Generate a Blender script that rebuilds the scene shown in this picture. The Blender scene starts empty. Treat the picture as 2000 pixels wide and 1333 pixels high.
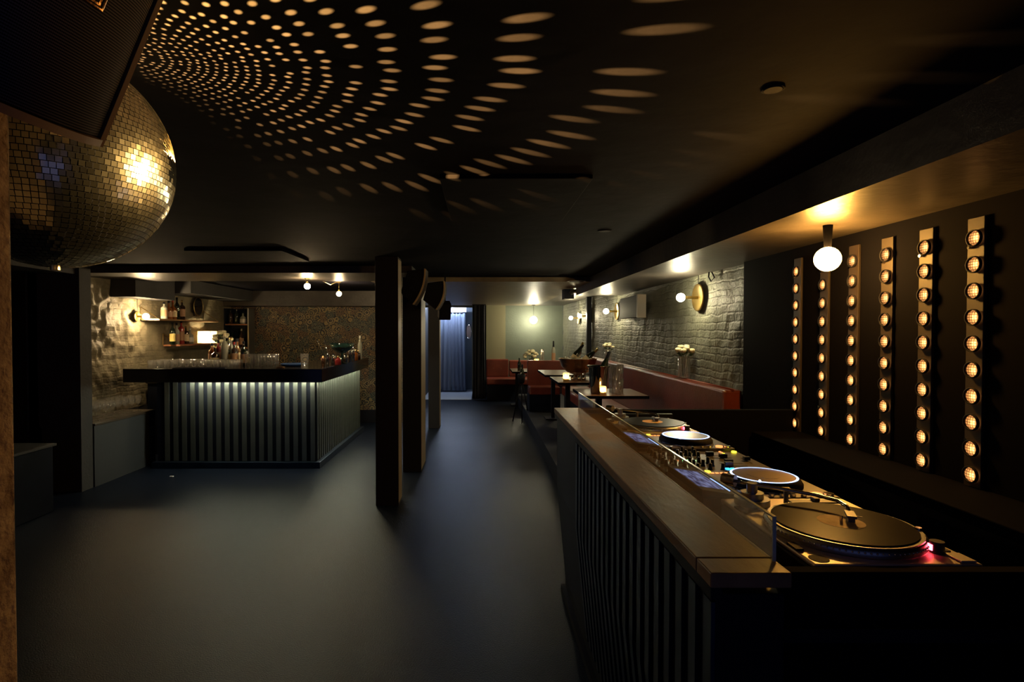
import bpy, math, random
from math import pi, sin, cos, tan, atan, radians, sqrt, floor
from mathutils import Vector, Matrix, noise
random.seed(7)
sc = bpy.context.scene
COL = sc.collection
# ------------------------------------------------------------------ camera, world, exposure
F = 1077.0
TH = atan(20 / F)
CAMZ = 1.6
cam_d = bpy.data.cameras.new('camera')
cam = bpy.data.objects.new('camera', cam_d); COL.objects.link(cam)
cam.location = (0, 0, CAMZ)
cam.rotation_euler = (pi / 2 - TH, 0, 0)
cam_d.sensor_width = 36.0
cam_d.lens = 36.0 * F / 2000
cam_d.shift_x = 60 / 2000
cam_d.clip_start = 0.02
sc.camera = cam
sc.view_settings.view_transform = 'Standard'
sc.view_settings.look = 'None'
sc.view_settings.exposure = 0.0
sc.view_settings.gamma = 1.0
sc.view_settings.use_curve_mapping = False
w = bpy.data.worlds.new('world'); sc.world = w; w.use_nodes = True
w.node_tree.nodes['Background'].inputs[0].default_value = (0.30, 0.36, 1.0, 1)
w.node_tree.nodes['Background'].inputs[1].default_value = 0.09
sc.cycles.sample_clamp_indirect = 3.0
sc.cycles.caustics_reflective = False
sc.cycles.caustics_refractive = False
sc.cycles.max_bounces = 8
sc.cycles.transparent_max_bounces = 24
# lamp strengths (radiance of the glowing surfaces)
L_GLOBE, L_SCONCE, L_BARBULB, L_PENDANT = 290, 340, 540, 150
P_BALL = 50000

def at(px, py, X=None, Y=None, Z=None):
    "where the ray of a photograph pixel meets a plane of the room"
    x = (px - 940) / F; y = (666 - py) / F
    d = (x, cos(TH) + y * sin(TH), -sin(TH) + y * cos(TH))
    t = X / d[0] if X is not None else Y / d[1] if Y is not None else (Z - CAMZ) / d[2]
    return Vector((d[0] * t, d[1] * t, CAMZ + d[2] * t))

# ------------------------------------------------------------------ materials
MATS = {}
class NT:
    def __init__(s, name):
        s.m = bpy.data.materials.new(name); s.m.use_nodes = True
        s.t = s.m.node_tree; s.t.nodes.clear()
        s.out = s.t.nodes.new('ShaderNodeOutputMaterial')
    def n(s, typ, **kw):
        nd = s.t.nodes.new(typ)
        for k, v in kw.items():
            if k in nd.inputs: s.put(nd.inputs[k], v)
            else: setattr(nd, k, v)
        return nd
    def put(s, sock, v):
        if isinstance(v, bpy.types.NodeSocket): s.t.links.new(v, sock)
        else: sock.default_value = v
    def link(s, a, b): s.t.links.new(a, b)
def c4(c): return (c[0], c[1], c[2], 1)

def mat(name, col, rough=.5, metal=0, bump=0, bscale=30, var=0, vscale=4, spec=.5, coat=0, col2=None, detail=4, emis=None, estr=0, rvar=0, stretch=(1, 1, 1)):
    if name in MATS: return MATS[name]
    t = NT(name)
    p = t.n('ShaderNodeBsdfPrincipled')
    p.inputs['Base Color'].default_value = c4(col)
    p.inputs['Roughness'].default_value = rough
    p.inputs['Metallic'].default_value = metal
    p.inputs['Specular IOR Level'].default_value = spec
    p.inputs['Coat Weight'].default_value = coat
    tc = t.n('ShaderNodeTexCoord'); mp = t.n('ShaderNodeMapping'); mp.inputs['Scale'].default_value = stretch
    t.link(tc.outputs['Object'], mp.inputs[0])
    if var or col2 or rvar:
        nz = t.n('ShaderNodeTexNoise'); nz.inputs['Scale'].default_value = vscale; nz.inputs['Detail'].default_value = detail
        t.link(mp.outputs[0], nz.inputs['Vector'])
        if var or col2:
            rp = t.n('ShaderNodeValToRGB')
            a = col2 or tuple(c * (1 - var) for c in col); b = col if col2 else tuple(min(1, c * (1 + var)) for c in col)
            rp.color_ramp.elements[0].position = .35; rp.color_ramp.elements[1].position = .65
            rp.color_ramp.elements[0].color = c4(a); rp.color_ramp.elements[1].color = c4(b)
            t.link(nz.outputs[0], rp.inputs[0]); t.link(rp.outputs[0], p.inputs['Base Color'])
        if rvar:
            mr = t.n('ShaderNodeMapRange'); mr.inputs[1].default_value = .3; mr.inputs[2].default_value = .7
            mr.inputs[3].default_value = max(0, rough - rvar); mr.inputs[4].default_value = min(1, rough + rvar)
            t.link(nz.outputs[0], mr.inputs[0]); t.link(mr.outputs[0], p.inputs['Roughness'])
    if bump:
        nb = t.n('ShaderNodeTexNoise'); nb.inputs['Scale'].default_value = bscale; nb.inputs['Detail'].default_value = 6
        t.link(mp.outputs[0], nb.inputs['Vector'])
        b = t.n('ShaderNodeBump'); b.inputs['Strength'].default_value = bump; b.inputs['Distance'].default_value = .01
        t.link(nb.outputs[0], b.inputs['Height']); t.link(b.outputs[0], p.inputs['Normal'])
    if emis:
        p.inputs['Emission Color'].default_value = c4(emis); p.inputs['Emission Strength'].default_value = estr
    t.link(p.outputs[0], t.out.inputs[0])
    MATS[name] = t.m
    return t.m
def emit(name, col, s):
    if name in MATS: return MATS[name]
    t = NT(name); e = t.n('ShaderNodeEmission'); e.inputs[0].default_value = c4(col); e.inputs[1].default_value = s
    t.link(e.outputs[0], t.out.inputs[0]); MATS[name] = t.m; return t.m
def glass(name, col=(1, 1, 1), refl=1.0, rough=.02, haze=.05):
    if name in MATS: return MATS[name]
    t = NT(name)
    tr = t.n('ShaderNodeBsdfTransparent'); tr.inputs[0].default_value = c4(col)
    gl = t.n('ShaderNodeBsdfGlossy'); gl.inputs['Roughness'].default_value = rough; gl.inputs[0].default_value = (1, 1, 1, 1)
    lw = t.n('ShaderNodeLayerWeight'); lw.inputs[0].default_value = .35
    mu = t.n('ShaderNodeMath'); mu.operation = 'MULTIPLY_ADD'; mu.inputs[1].default_value = .62 * refl; mu.inputs[2].default_value = .09
    t.link(lw.outputs['Facing'], mu.inputs[0])
    mx = t.n('ShaderNodeMixShader'); t.link(mu.outputs[0], mx.inputs[0]); t.link(tr.outputs[0], mx.inputs[1]); t.link(gl.outputs[0], mx.inputs[2])
    df = t.n('ShaderNodeBsdfTranslucent'); df.inputs[0].default_value = (.9, .9, .85, 1); m3 = t.n('ShaderNodeMixShader'); m3.inputs[0].default_value = haze
    t.link(mx.outputs[0], m3.inputs[1]); t.link(df.outputs[0], m3.inputs[2])
    t.link(m3.outputs[0], t.out.inputs[0]); MATS[name] = t.m; return t.m

m_ceil = mat('black_ceiling_paint', (.0075, .0072, .012), .8, spec=.05, bump=.25, bscale=9, var=.25, vscale=3)
m_black = mat('black_paint', (.007, .007, .012), .7, bump=.1, spec=.2)
m_soffit = mat('dark_soffit_paint', (.050, .043, .038), .40, spec=.35, bump=.3, bscale=22, var=.2, vscale=6)
m_wallnavy = mat('dark_grey_wall_paint', (.040, .040, .042), .75, bump=.25, bscale=40, var=.12)
m_green = mat('olive_green_wall_paint', (.115, .135, .105), .62, bump=.35, bscale=30, var=.12, vscale=2)
m_olive = mat('pale_olive_wall_paint', (.30, .28, .17), .7, bump=.2, bscale=50)
m_brick = mat('dark_olive_painted_brick', (.135, .138, .105), .6, bump=.8, bscale=40, var=.15, vscale=6, spec=.3)
def add_brick(m, strength, dist, sc_=1.0):
    t = m.node_tree; p = [n for n in t.nodes if n.type == 'BSDF_PRINCIPLED'][0]; old = p.inputs['Normal'].links[0].from_socket
    tc = t.nodes.new('ShaderNodeTexCoord'); sp = t.nodes.new('ShaderNodeSeparateXYZ'); cb = t.nodes.new('ShaderNodeCombineXYZ')
    nz = t.nodes.new('ShaderNodeTexNoise'); nz.inputs['Scale'].default_value = 5; ad = t.nodes.new('ShaderNodeMixRGB'); ad.blend_type = 'ADD'; ad.inputs[0].default_value = .06
    t.links.new(tc.outputs['Object'], nz.inputs['Vector']); t.links.new(tc.outputs['Object'], sp.inputs[0])
    t.links.new(sp.outputs[1], cb.inputs[0]); t.links.new(sp.outputs[2], cb.inputs[1]); t.links.new(cb.outputs[0], ad.inputs[1]); t.links.new(nz.outputs['Color'], ad.inputs[2])
    br = t.nodes.new('ShaderNodeTexBrick'); br.inputs['Scale'].default_value = sc_; br.inputs['Brick Width'].default_value = .22; br.inputs['Row Height'].default_value = .068
    br.inputs['Mortar Size'].default_value = .012; br.inputs['Mortar Smooth'].default_value = .8
    br.inputs['Color1'].default_value = (1, 1, 1, 1); br.inputs['Color2'].default_value = (.8, .8, .8, 1); br.inputs['Mortar'].default_value = (0, 0, 0, 1)
    t.links.new(ad.outputs[0], br.inputs['Vector'])
    b = t.nodes.new('ShaderNodeBump'); b.inputs['Strength'].default_value = strength; b.inputs['Distance'].default_value = dist
    t.links.new(br.outputs['Color'], b.inputs['Height']); t.links.new(old, b.inputs['Normal']); t.links.new(b.outputs[0], p.inputs['Normal'])
m_plaster = mat('rough_olive_plaster', (.17, .145, .095), .6, bump=.9, bscale=22, var=.2, vscale=5, spec=.3); add_brick(m_brick, .6, .006); add_brick(m_plaster, .35, .006)
m_floor = mat('dark_navy_sealed_floor', (.0085, .012, .023), .31, bump=.30, bscale=160, var=.12, vscale=1.1, spec=.12, rvar=.02, detail=3)
m_pillar = mat('rusty_concrete', (.60, .42, .24), .85, bump=1.0, bscale=60, col2=(.24, .14, .07), vscale=18, detail=10)
m_wood = mat('worn_dark_wood', (.40, .235, .115), .42, spec=.22, bump=.12, bscale=60, col2=(.20, .115, .055), vscale=7, detail=10, rvar=.06, stretch=(1, .35, 1))
m_table = mat('dark_table_wood', (.17, .088, .050), .32, spec=.25, bump=.04, bscale=20, var=.25, vscale=14, stretch=(1, 5, 1), detail=2)
m_blackwood = mat('black_lacquered_wood', (.009, .011, .019), .45, var=.2, spec=.12)
m_matte = mat('matte_black_board', (.003, .003, .0055), .9, spec=.04)
m_bartop = mat('black_bar_top', (.02, .018, .018), .12)
m_steel = mat('brushed_steel', (.42, .44, .45), .34, 1, bump=.05, bscale=80)
m_zinc = mat('galvanised_steel_slat', (.26, .28, .24), .36, .9, bump=.1, bscale=50, var=.12, vscale=3)
m_darkslat = mat('dark_blued_steel_slat', (.035, .055, .095), .36, .9, var=.15)
m_chrome = mat('chrome', (.8, .8, .8), .1, 1)
m_brass = mat('brass', (.85, .62, .22), .3, 1)
m_copper = mat('hammered_copper', (.62, .36, .22), .27, 1, bump=.5, bscale=28, var=.2, vscale=10)
m_leather = mat('oxblood_leather', (.17, .034, .020), .36, bump=.25, bscale=60, var=.15, vscale=5, spec=.35)
m_rubber = mat('black_rubber', (.012, .012, .014), .7)
m_vinyl = mat('black_vinyl', (.006, .006, .007), .3, spec=.02)
m_ttplate = mat('brushed_silver_top_plate', (.80, .70, .60), .45, .35)
m_gear = mat('dark_metal_control_panel', (.13, .12, .12), .35, .4)
m_knob = mat('black_knob_rubber', (.01, .01, .012), .4)
m_fabric = mat('black_heavy_drape', (.012, .012, .018), .95)
m_curtain = mat('slate_blue_curtain', (.16, .19, .26), .7)
m_white = mat('white_paint', (.7, .72, .75), .6)
m_ivory = mat('cream_rose_petals', (.80, .74, .50), .7)
m_leaf = mat('dark_green_leaf', (.04, .08, .03), .6)
m_paper = mat('cream_paper_label', (.70, .58, .36), .7)
m_gold = mat('gold_foil', (.85, .62, .25), .25, 1, bump=.4, bscale=80)
m_rim = mat('brown_speaker_edge', (.26, .17, .11), .6, spec=.2)
m_brassrim = mat('tan_speaker_edge', (.50, .36, .20), .6)
g_clear = glass('clear_glass')
g_tumbler = glass('brushed_clear_glass', haze=.07)
g_pane = glass('clear_glass_pane', (.93, .97, .95), .8, haze=0)
g_bluebowl = glass('dark_teal_glass', (.10, .28, .26), 1.2)
g_edge = mat('polished_glass_edge', (.55, .62, .50), .25, spec=.8)
def bottle_glass(name, c): return mat(name, c, .07, spec=.8, coat=.6)
m_bg = bottle_glass('dark_green_bottle_glass', (.008, .014, .008))
m_bb = bottle_glass('dark_brown_bottle_glass', (.030, .012, .005))
m_ba = bottle_glass('amber_spirit', (.22, .07, .015))
m_br = bottle_glass('red_spirit', (.25, .02, .02))
m_bw = bottle_glass('pale_bottle_glass', (.35, .36, .30))

def grille_mat():
    t = NT('perforated_black_grille')
    p = t.n('ShaderNodeBsdfPrincipled'); p.inputs['Roughness'].default_value = .8; p.inputs['Specular IOR Level'].default_value = .05
    tc = t.n('ShaderNodeTexCoord')
    sp = t.n('ShaderNodeSeparateXYZ'); t.link(tc.outputs['Object'], sp.inputs[0])
    def mth(op, a, b=0.0, c=0.0):
        nd = t.n('ShaderNodeMath'); nd.operation = op
        for i, v in enumerate((a, b, c)):
            t.put(nd.inputs[i], v)
        return nd.outputs[0]
    K = 300.0
    s1 = mth('SINE', mth('MULTIPLY', mth('ADD', mth('MULTIPLY', sp.outputs[1], .866), mth('MULTIPLY', sp.outputs[2], .5)), 2 * pi * K))
    s2 = mth('SINE', mth('MULTIPLY', mth('SUBTRACT', mth('MULTIPLY', sp.outputs[1], .866), mth('MULTIPLY', sp.outputs[2], .5)), 2 * pi * K))
    s3 = mth('SINE', mth('MULTIPLY', sp.outputs[2], 2 * pi * K))
    s = mth('ADD', s3, mth('MULTIPLY', s1, s2))
    rp = t.n('ShaderNodeValToRGB'); rp.color_ramp.elements[0].position = .3; rp.color_ramp.elements[1].position = .7
    rp.color_ramp.elements[0].color = (.012, .012, .014, 1); rp.color_ramp.elements[1].color = (.16, .135, .125, 1)
    t.link(mth('MULTIPLY_ADD', s, .3, .5), rp.inputs[0]); t.link(rp.outputs[0], p.inputs['Base Color'])
    t.link(p.outputs[0], t.out.inputs[0]); return t.m
m_grille = grille_mat()

def wallpaper_mat():
    t = NT('dark_floral_wallpaper')
    p = t.n('ShaderNodeBsdfPrincipled'); p.inputs['Roughness'].default_value = .6
    tc = t.n('ShaderNodeTexCoord')
    nz = t.n('ShaderNodeTexNoise'); nz.inputs['Scale'].default_value = 9; t.link(tc.outputs['Object'], nz.inputs['Vector'])
    mx = t.n('ShaderNodeMixRGB'); mx.inputs[0].default_value = .03; t.link(tc.outputs['Object'], mx.inputs[1]); t.link(nz.outputs['Color'], mx.inputs[2])
    def vor(scale): 
        v = t.n('ShaderNodeTexVoronoi'); v.inputs['Scale'].default_value = scale; t.link(mx.outputs[0], v.inputs['Vector']); return v
    v1 = vor(8); v2 = vor(20)
    def ring(v, f, lo):
        m1 = t.n('ShaderNodeMath'); m1.operation = 'MULTIPLY'; m1.inputs[1].default_value = f; t.link(v.outputs['Distance'], m1.inputs[0])
        s = t.n('ShaderNodeMath'); s.operation = 'SINE'; t.link(m1.outputs[0], s.inputs[0])
        g = t.n('ShaderNodeMath'); g.operation = 'GREATER_THAN'; g.inputs[1].default_value = lo; t.link(s.outputs[0], g.inputs[0]); return g.outputs[0]
    r1 = ring(v1, 34, .35); r2 = ring(v2, 16, .55)
    cr = t.n('ShaderNodeValToRGB'); cr.color_ramp.interpolation = 'CONSTANT'
    e = cr.color_ramp.elements; e[0].color = (.26, .19, .085, 1); e[1].color = (.20, .11, .055, 1); e[1].position = .4
    e2 = e.new(.6); e2.color = (.10, .12, .10, 1); e3 = e.new(.8); e3.color = (.32, .24, .13, 1)
    t.link(v1.outputs['Color'], cr.inputs[0])
    cr2 = t.n('ShaderNodeValToRGB'); e = cr2.color_ramp.elements; e[0].color = (.06, .08, .05, 1); e[1].color = (.28, .18, .08, 1); t.link(v2.outputs['Color'], cr2.inputs[0])
    a = t.n('ShaderNodeMixRGB'); a.inputs[1].default_value = (.008, .010, .018, 1); t.link(r2, a.inputs[0]); t.link(cr2.outputs[0], a.inputs[2])
    b = t.n('ShaderNodeMixRGB'); t.link(r1, b.inputs[0]); t.link(a.outputs[0], b.inputs[1]); t.link(cr.outputs[0], b.inputs[2])
    t.link(b.outputs[0], p.inputs['Base Color']); t.link(p.outputs[0], t.out.inputs[0]); return t.m
m_wallpaper = wallpaper_mat()

def lamp_mat():
    "orange reflector lamp seen through a wire-mesh lens"
    t = NT('glowing_grid_lens'); em = t.n('ShaderNodeEmission')
    tc = t.n('ShaderNodeTexCoord'); sp = t.n('ShaderNodeSeparateXYZ'); t.link(tc.outputs['Object'], sp.inputs[0])
    def mth(op, a, b=0.0, c=0.0):
        nd = t.n('ShaderNodeMath'); nd.operation = op
        for i, v in enumerate((a, b, c)): t.put(nd.inputs[i], v)
        return nd.outputs[0]
    def lines(s): return mth('LESS_THAN', mth('ABSOLUTE', mth('SUBTRACT', mth('FRACT', mth('MULTIPLY', s, 1 / .0105)), .5)), .34)
    g = mth('MULTIPLY', lines(sp.outputs[1]), lines(sp.outputs[2]))
    dy = mth('ADD', sp.outputs[1], .012)
    r = mth('SQRT', mth('ADD', mth('MULTIPLY', dy, dy), mth('MULTIPLY', sp.outputs[2], sp.outputs[2])))
    hot = mth('POWER', mth('SUBTRACT', 1.0, mth('MINIMUM', mth('DIVIDE', r, .03), 1.0)), 2.6)
    st = mth('MULTIPLY_ADD', mth('MULTIPLY_ADD', hot, 9.0, 1.0), mth('MULTIPLY_ADD', g, .75, .25), 0.0)
    em.inputs[0].default_value = (1.0, .38, .10, 1); t.link(st, em.inputs[1]); t.link(em.outputs[0], t.out.inputs[0]); return t.m
m_lamp = lamp_mat()

def ball_mat():
    t = NT('mirror_facets'); p = t.n('ShaderNodeBsdfPrincipled'); p.inputs['Metallic'].default_value = 1
    p.inputs['Base Color'].default_value = (.92, .84, .62, 1)
    p.inputs['Roughness'].default_value = .19
    t.link(p.outputs[0], t.out.inputs[0]); return t.m
m_ball = ball_mat()
m_screen = None

def wax_mat():
    t = NT('frosted_votive_glass'); a = t.n('ShaderNodeBsdfTranslucent'); a.inputs[0].default_value = (1, .75, .38, 1)
    b = t.n('ShaderNodeBsdfDiffuse'); b.inputs[0].default_value = (.9, .75, .5, 1); g = t.n('ShaderNodeBsdfTransparent')
    m1 = t.n('ShaderNodeMixShader'); m1.inputs[0].default_value = .35; t.link(a.outputs[0], m1.inputs[1]); t.link(b.outputs[0], m1.inputs[2])
    m2 = t.n('ShaderNodeMixShader'); m2.inputs[0].default_value = .15; t.link(m1.outputs[0], m2.inputs[1]); t.link(g.outputs[0], m2.inputs[2])
    t.link(m2.outputs[0], t.out.inputs[0]); return t.m
m_wax = wax_mat()
m_flame = emit('candle_flame', (1, .55, .18), 260)
m_globe = emit('amber_bulb_glow', (1, .47, .085), L_GLOBE)
m_bulb = emit('warm_bulb_glow', (1, .86, .52), L_SCONCE)
m_bulb2 = emit('bar_bulb_glow', (1, .72, .38), L_BARBULB)
m_pend = emit('pendant_globe_glow', (1, .90, .62), L_PENDANT)

# ------------------------------------------------------------------ mesh helpers
class MB:
    def __init__(s): s.v = []; s.f = []; s.mi = []; s.sm = []
    def add(s, vs, fs, mi=0, smooth=False):
        o = len(s.v); s.v += [Vector(v) for v in vs]
        for f in fs: s.f.append([o + i for i in f]); s.mi.append(mi); s.sm.append(smooth)
        return s
    def box(s, x0, x1, y0, y1, z0, z1, mi=0):
        return s.add([(x0, y0, z0), (x1, y0, z0), (x1, y1, z0), (x0, y1, z0), (x0, y0, z1), (x1, y0, z1), (x1, y1, z1), (x0, y1, z1)],
              [(0, 3, 2, 1), (4, 5, 6, 7), (0, 1, 5, 4), (1, 2, 6, 5), (2, 3, 7, 6), (3, 0, 4, 7)], mi)
    def lathe(s, prof, cx=0, cy=0, n=20, mi=0, smooth=True, M=None):
        vs = []; fs = []
        for r, z in prof:
            for k in range(n):
                a = 2 * pi * k / n; p = Vector((cx + r * cos(a), cy + r * sin(a), z)); vs.append(M @ p if M else p)
        for i in range(len(prof) - 1):
            for k in range(n):
                a = i * n + k; b = i * n + (k + 1) % n; fs.append((a, b, b + n, a + n))
        return s.add(vs, fs, mi, smooth)
    def cyl(s, cx, cy, z0, z1, r, n=20, mi=0, r2=None, M=None, smooth=False):
        r2 = r if r2 is None else r2
        s.lathe([(0.0001, z0), (r, z0)], cx, cy, n, mi, False, M); s.lathe([(r, z0), (r2, z1)], cx, cy, n, mi, True, M)
        return s.lathe([(r2, z1), (0.0001, z1)], cx, cy, n, mi, False, M)
    def sphere(s, c, r, n=16, mi=0, sq=1):
        k = max(6, n // 2)
        return s.lathe([(max(1e-4, r * sin(pi * i / k)), c[2] - r * sq * cos(pi * i / k)) for i in range(k + 1)], c[0], c[1], n, mi, True)
    def tube(s, pts, r, n=8, mi=0):
        pts = [Vector(p) for p in pts]; vs = []; fs = []
        for i, p in enumerate(pts):
            d = (pts[min(i + 1, len(pts) - 1)] - pts[max(i - 1, 0)]).normalized()
            u = d.cross(Vector((0, 0, 1)) if abs(d.z) < .9 else Vector((1, 0, 0))).normalized(); v = d.cross(u)
            rr = r[i] if isinstance(r, (list, tuple)) else r
            for k in range(n):
                a = 2 * pi * k / n; vs.append(p + u * (rr * cos(a)) + v * (rr * sin(a)))
        for i in range(len(pts) - 1):
            for k in range(n):
                a = i * n + k; b = i * n + (k + 1) % n; fs.append((a, b, b + n, a + n))
        fs.append(list(range(n))[::-1]); fs.append([(len(pts) - 1) * n + k for k in range(n)])
        return s.add(vs, fs, mi, True)
    def prism(s, poly, z0, z1, mi=0, smooth=False):
        n = len(poly)
        return s.add([(x, y, z0) for x, y in poly] + [(x, y, z1) for x, y in poly],
              [list(range(n))[::-1], list(range(n, 2 * n))] + [(i, (i + 1) % n, n + (i + 1) % n, n + i) for i in range(n)], mi, smooth)
    def xf(s, M):
        s.v = [M @ v for v in s.v]; return s
    def mesh(s, name, mats):
        me = bpy.data.meshes.new(name); me.from_pydata([tuple(v) for v in s.v], [], s.f)
        for m in (mats if isinstance(mats, (list, tuple)) else [mats]): me.materials.append(m)
        me.polygons.foreach_set('material_index', s.mi); me.polygons.foreach_set('use_smooth', s.sm); me.update(); return me
def tag(o, label=None, cat=None, group=None, kind=None):
    if label: o['label'] = label
    if cat: o['category'] = cat
    if group: o['group'] = group
    if kind: o['kind'] = kind
    return o
def obj(name, mb, mats, parent=None, loc=None, bevel=0, label=None):
    me = mb if isinstance(mb, bpy.types.Mesh) else mb.mesh(name, mats)
    o = bpy.data.objects.new(name, me); COL.objects.link(o)
    if parent: o.parent = parent
    if loc: o.location = loc
    if bevel:
        b = o.modifiers.new('bevel', 'BEVEL'); b.width = bevel; b.segments = 2; b.limit_method = 'ANGLE'
    if label: o['label'] = label
    return o
def thing(name, label, cat, loc=(0, 0, 0), rz=0, group=None, rot=None):
    o = bpy.data.objects.new(name, None); COL.objects.link(o); o.location = loc
    o.rotation_euler = rot or (0, 0, rz); o.empty_display_size = .05
    return tag(o, label, cat, group)
def struct(name, mb, mats, parent=None, bevel=0):
    o = obj(name, mb, mats, parent, bevel=bevel); o['kind'] = 'structure'; return o
def box(*a): return MB().box(*a)
def dup(root, loc, rz=None, label=None):
    r = root.copy(); COL.objects.link(r); r.location = loc
    if rz is not None: r.rotation_euler = (0, 0, rz)
    if label: r['label'] = label
    for ch in list(root.children):
        c = ch.copy(); COL.objects.link(c); c.parent = r
        for g in ch.children:
            d = g.copy(); COL.objects.link(d); d.parent = c
    return r

# ------------------------------------------------------------------ the room
CZ = 2.272; SZ = 2.11; XW = 2.0; XB = 1.365
struct('floor', box(-6, 2.3, -1.5, 15.2, -.1, 0), m_floor)
c = MB().box(-6, XB, -1.5, 15.2, CZ, 2.45)
struct('ceiling', c, m_ceil)
struct('trim_1', box(XB, 2.3, -1.5, 7.95, SZ, 2.45), m_soffit)            # lowered soffit over the booth and seats
struct('trim_2', box(-6, -.72, 5.72, 6.68, 2.20, CZ), m_soffit)           # beam over the bar front
struct('trim_3', box(-1.38, XB, 6.92, 13.5, 2.215, CZ), mat('smoky_lowered_ceiling', (.16, .125, .080), .4, bump=.25, bscale=14, var=.25, vscale=5, stretch=(1, 4, 1)))
struct('trim_4', box(XB, 2.3, 7.95, 13.5, 2.215, 2.45), m_soffit)
struct('trim_5', box(-4.4, -1.4, 9.30, 9.6, 2.02, CZ), m_soffit)          # beam above the wallpaper
struct('trim_6', box(-4.35, -4.05, 6.47, 7.30, 2.0, CZ), m_wallnavy)      # boxed casings over the left bar wall
struct('trim_7', box(-4.35, -3.85, 7.32, 9.30, 2.10, CZ), m_wallnavy)
struct('trim_8', box(-4.49, -4.0, 3.2, 5.44, 2.16, CZ), m_wallnavy)
# walls
def relief(y, z, lump, bk):
    n1 = noise.noise(Vector((y * 1.3, z * 1.3, 3.1)))
    row = floor(z / .078 + .25 * noise.noise(Vector((y * 2, z * 2, 9))))
    fz = z / .078 + .25 * noise.noise(Vector((y * 2, z * 2, 9))) - row
    fy = (y / .24 + (row % 2) * .5) % 1.0
    mort = min(min(fz, 1 - fz) * .078, min(fy, 1 - fy) * .24)
    g = -min(1, max(0, (.013 - mort) / .009)) * .010
    h = 0
    h += lump * (noise.noise(Vector((y * 4, z * 4, 1))) * .022 + noise.noise(Vector((y * 11, z * 11, 5))) * .012 + abs(noise.noise(Vector((y * 7, z * 5, 15)))) * -.02)
    h += noise.noise(Vector((y * 14, z * 14, 2))) * .002
    h += 0 * noise.noise(Vector((row * 7.7, floor(y / .24 + (row % 2) * .5) * 3.3, 0))) * .004
    return h
def relief_wall(name, X, y0, y1, z0, z1, sgn, step, m, lumpf, bk):
    ny = int((y1 - y0) / step); nz = int((z1 - z0) / step); vs = []; fs = []
    for j in range(nz + 1):
        z = z0 + (z1 - z0) * j / nz
        for i in range(ny + 1):
            y = y0 + (y1 - y0) * i / ny
            vs.append((X + sgn * relief(y, z, lumpf(y, z), bk), y, z))
    for j in range(nz):
        for i in range(ny):
            a = j * (ny + 1) + i; q = (a, a + 1, a + ny + 2, a + ny + 1); fs.append(q if sgn > 0 else q[::-1])
    b = len(vs); T = X - sgn * .12
    mb = MB().add(vs, fs, 0, True)
    x0, x1 = sorted((T, X - sgn * .03))
    mb.box(x0, x1, y0, y1, z0, z1)
    return struct(name, mb, m)
relief_wall('wall_right', 2.0, 4.105, 13.5, .95, 2.214, -1, .0145, m_brick, lambda y, z: .35 + max(0, 1 - (y - 4.1) / .9) * .5, 0)
struct('wall_right_base', box(2.0, 2.12, 4.105, 13.5, 0, .95), m_brick)
struct('wall_right_booth', box(1.9485, 2.12, -1.5, 4.10, 0, SZ), m_matte)
relief_wall('wall_left_bar', -4.35, 5.44, 9.6, 0.64, 2.26, 1, .0165, m_plaster, lambda y, z: 2.7 * max(.12, min(1, 1.25 - (y - 5.9) * .75)) * (.35 + .65 * min(1, max(0, (z - 1.05) / .5))), 0)
struct('wall_left_bar_base', box(-4.47, -4.35, 5.44, 9.6, 0, .64), m_wallnavy)
struct('wall_left', box(-4.62, -4.49, -1.5, 5.44, 0, CZ), m_black)
struct('wall_left_corner', box(-4.62, -3.96, 5.44, 5.60, 0, CZ), m_wallnavy)
struct('wall_bar_back', box(-4.47, -1.38, 9.6, 9.75, 0, CZ), m_wallpaper)
struct('wall_passage_left', box(-1.5, -1.38, 9.75, 14.6, 0, CZ), m_wallnavy)
struct('wall_back', box(-.22, 2.0, 13.5, 13.65, 0, 2.215), m_green)
struct('wall_back_pier', box(.12, .585, 13.32, 13.5, 0, 2.215), m_olive)
struct('wall_passage_back', box(-1.5, .3, 14.95, 15.1, 0, CZ), mat('blue_grey_paint', (.16, .19, .23), .7))
struct('wall_passage_right', box(-.22, -.10, 13.65, 14.95, 0, CZ), MATS['blue_grey_paint'])
struct('trim_9', box(-1.38, -.22, 13.42, 13.5, 2.17, 2.215), m_wallnavy)
struct('light_spill_slab', box(-1.37, -.23, 12.75, 14.94, 0, .006), mat('painted_light_spill', (.30, .33, .38), .6, bump=.2))  # pale slab paints in the light spilling from the passage onto the floor
struct('baseboard_bar', box(-4.3, -1.38, 9.575, 9.6, 0, .22), m_black)
# grey plinth wall with a ledge, left of the bar
struct('trim_10', box(-4.35, -3.95, 5.61, 6.66, 0, .625), mat('slate_grey_plinth', (.038, .043, .050), .7, bump=.15, bscale=30))
sill = tag(obj('glass_shelf_board', box(-4.34, -3.94, 5.61, 6.66, .626, .650), mat('dark_ledge_board', (.06, .045, .032), .4), bevel=.004), 'dark wooden ledge board on the low grey wall left of the bar', 'shelf')
# platform for the seats
struct('trim_11', box(.78, 2.0, 4.3, 12.2, 0, .20), m_black)
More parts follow.
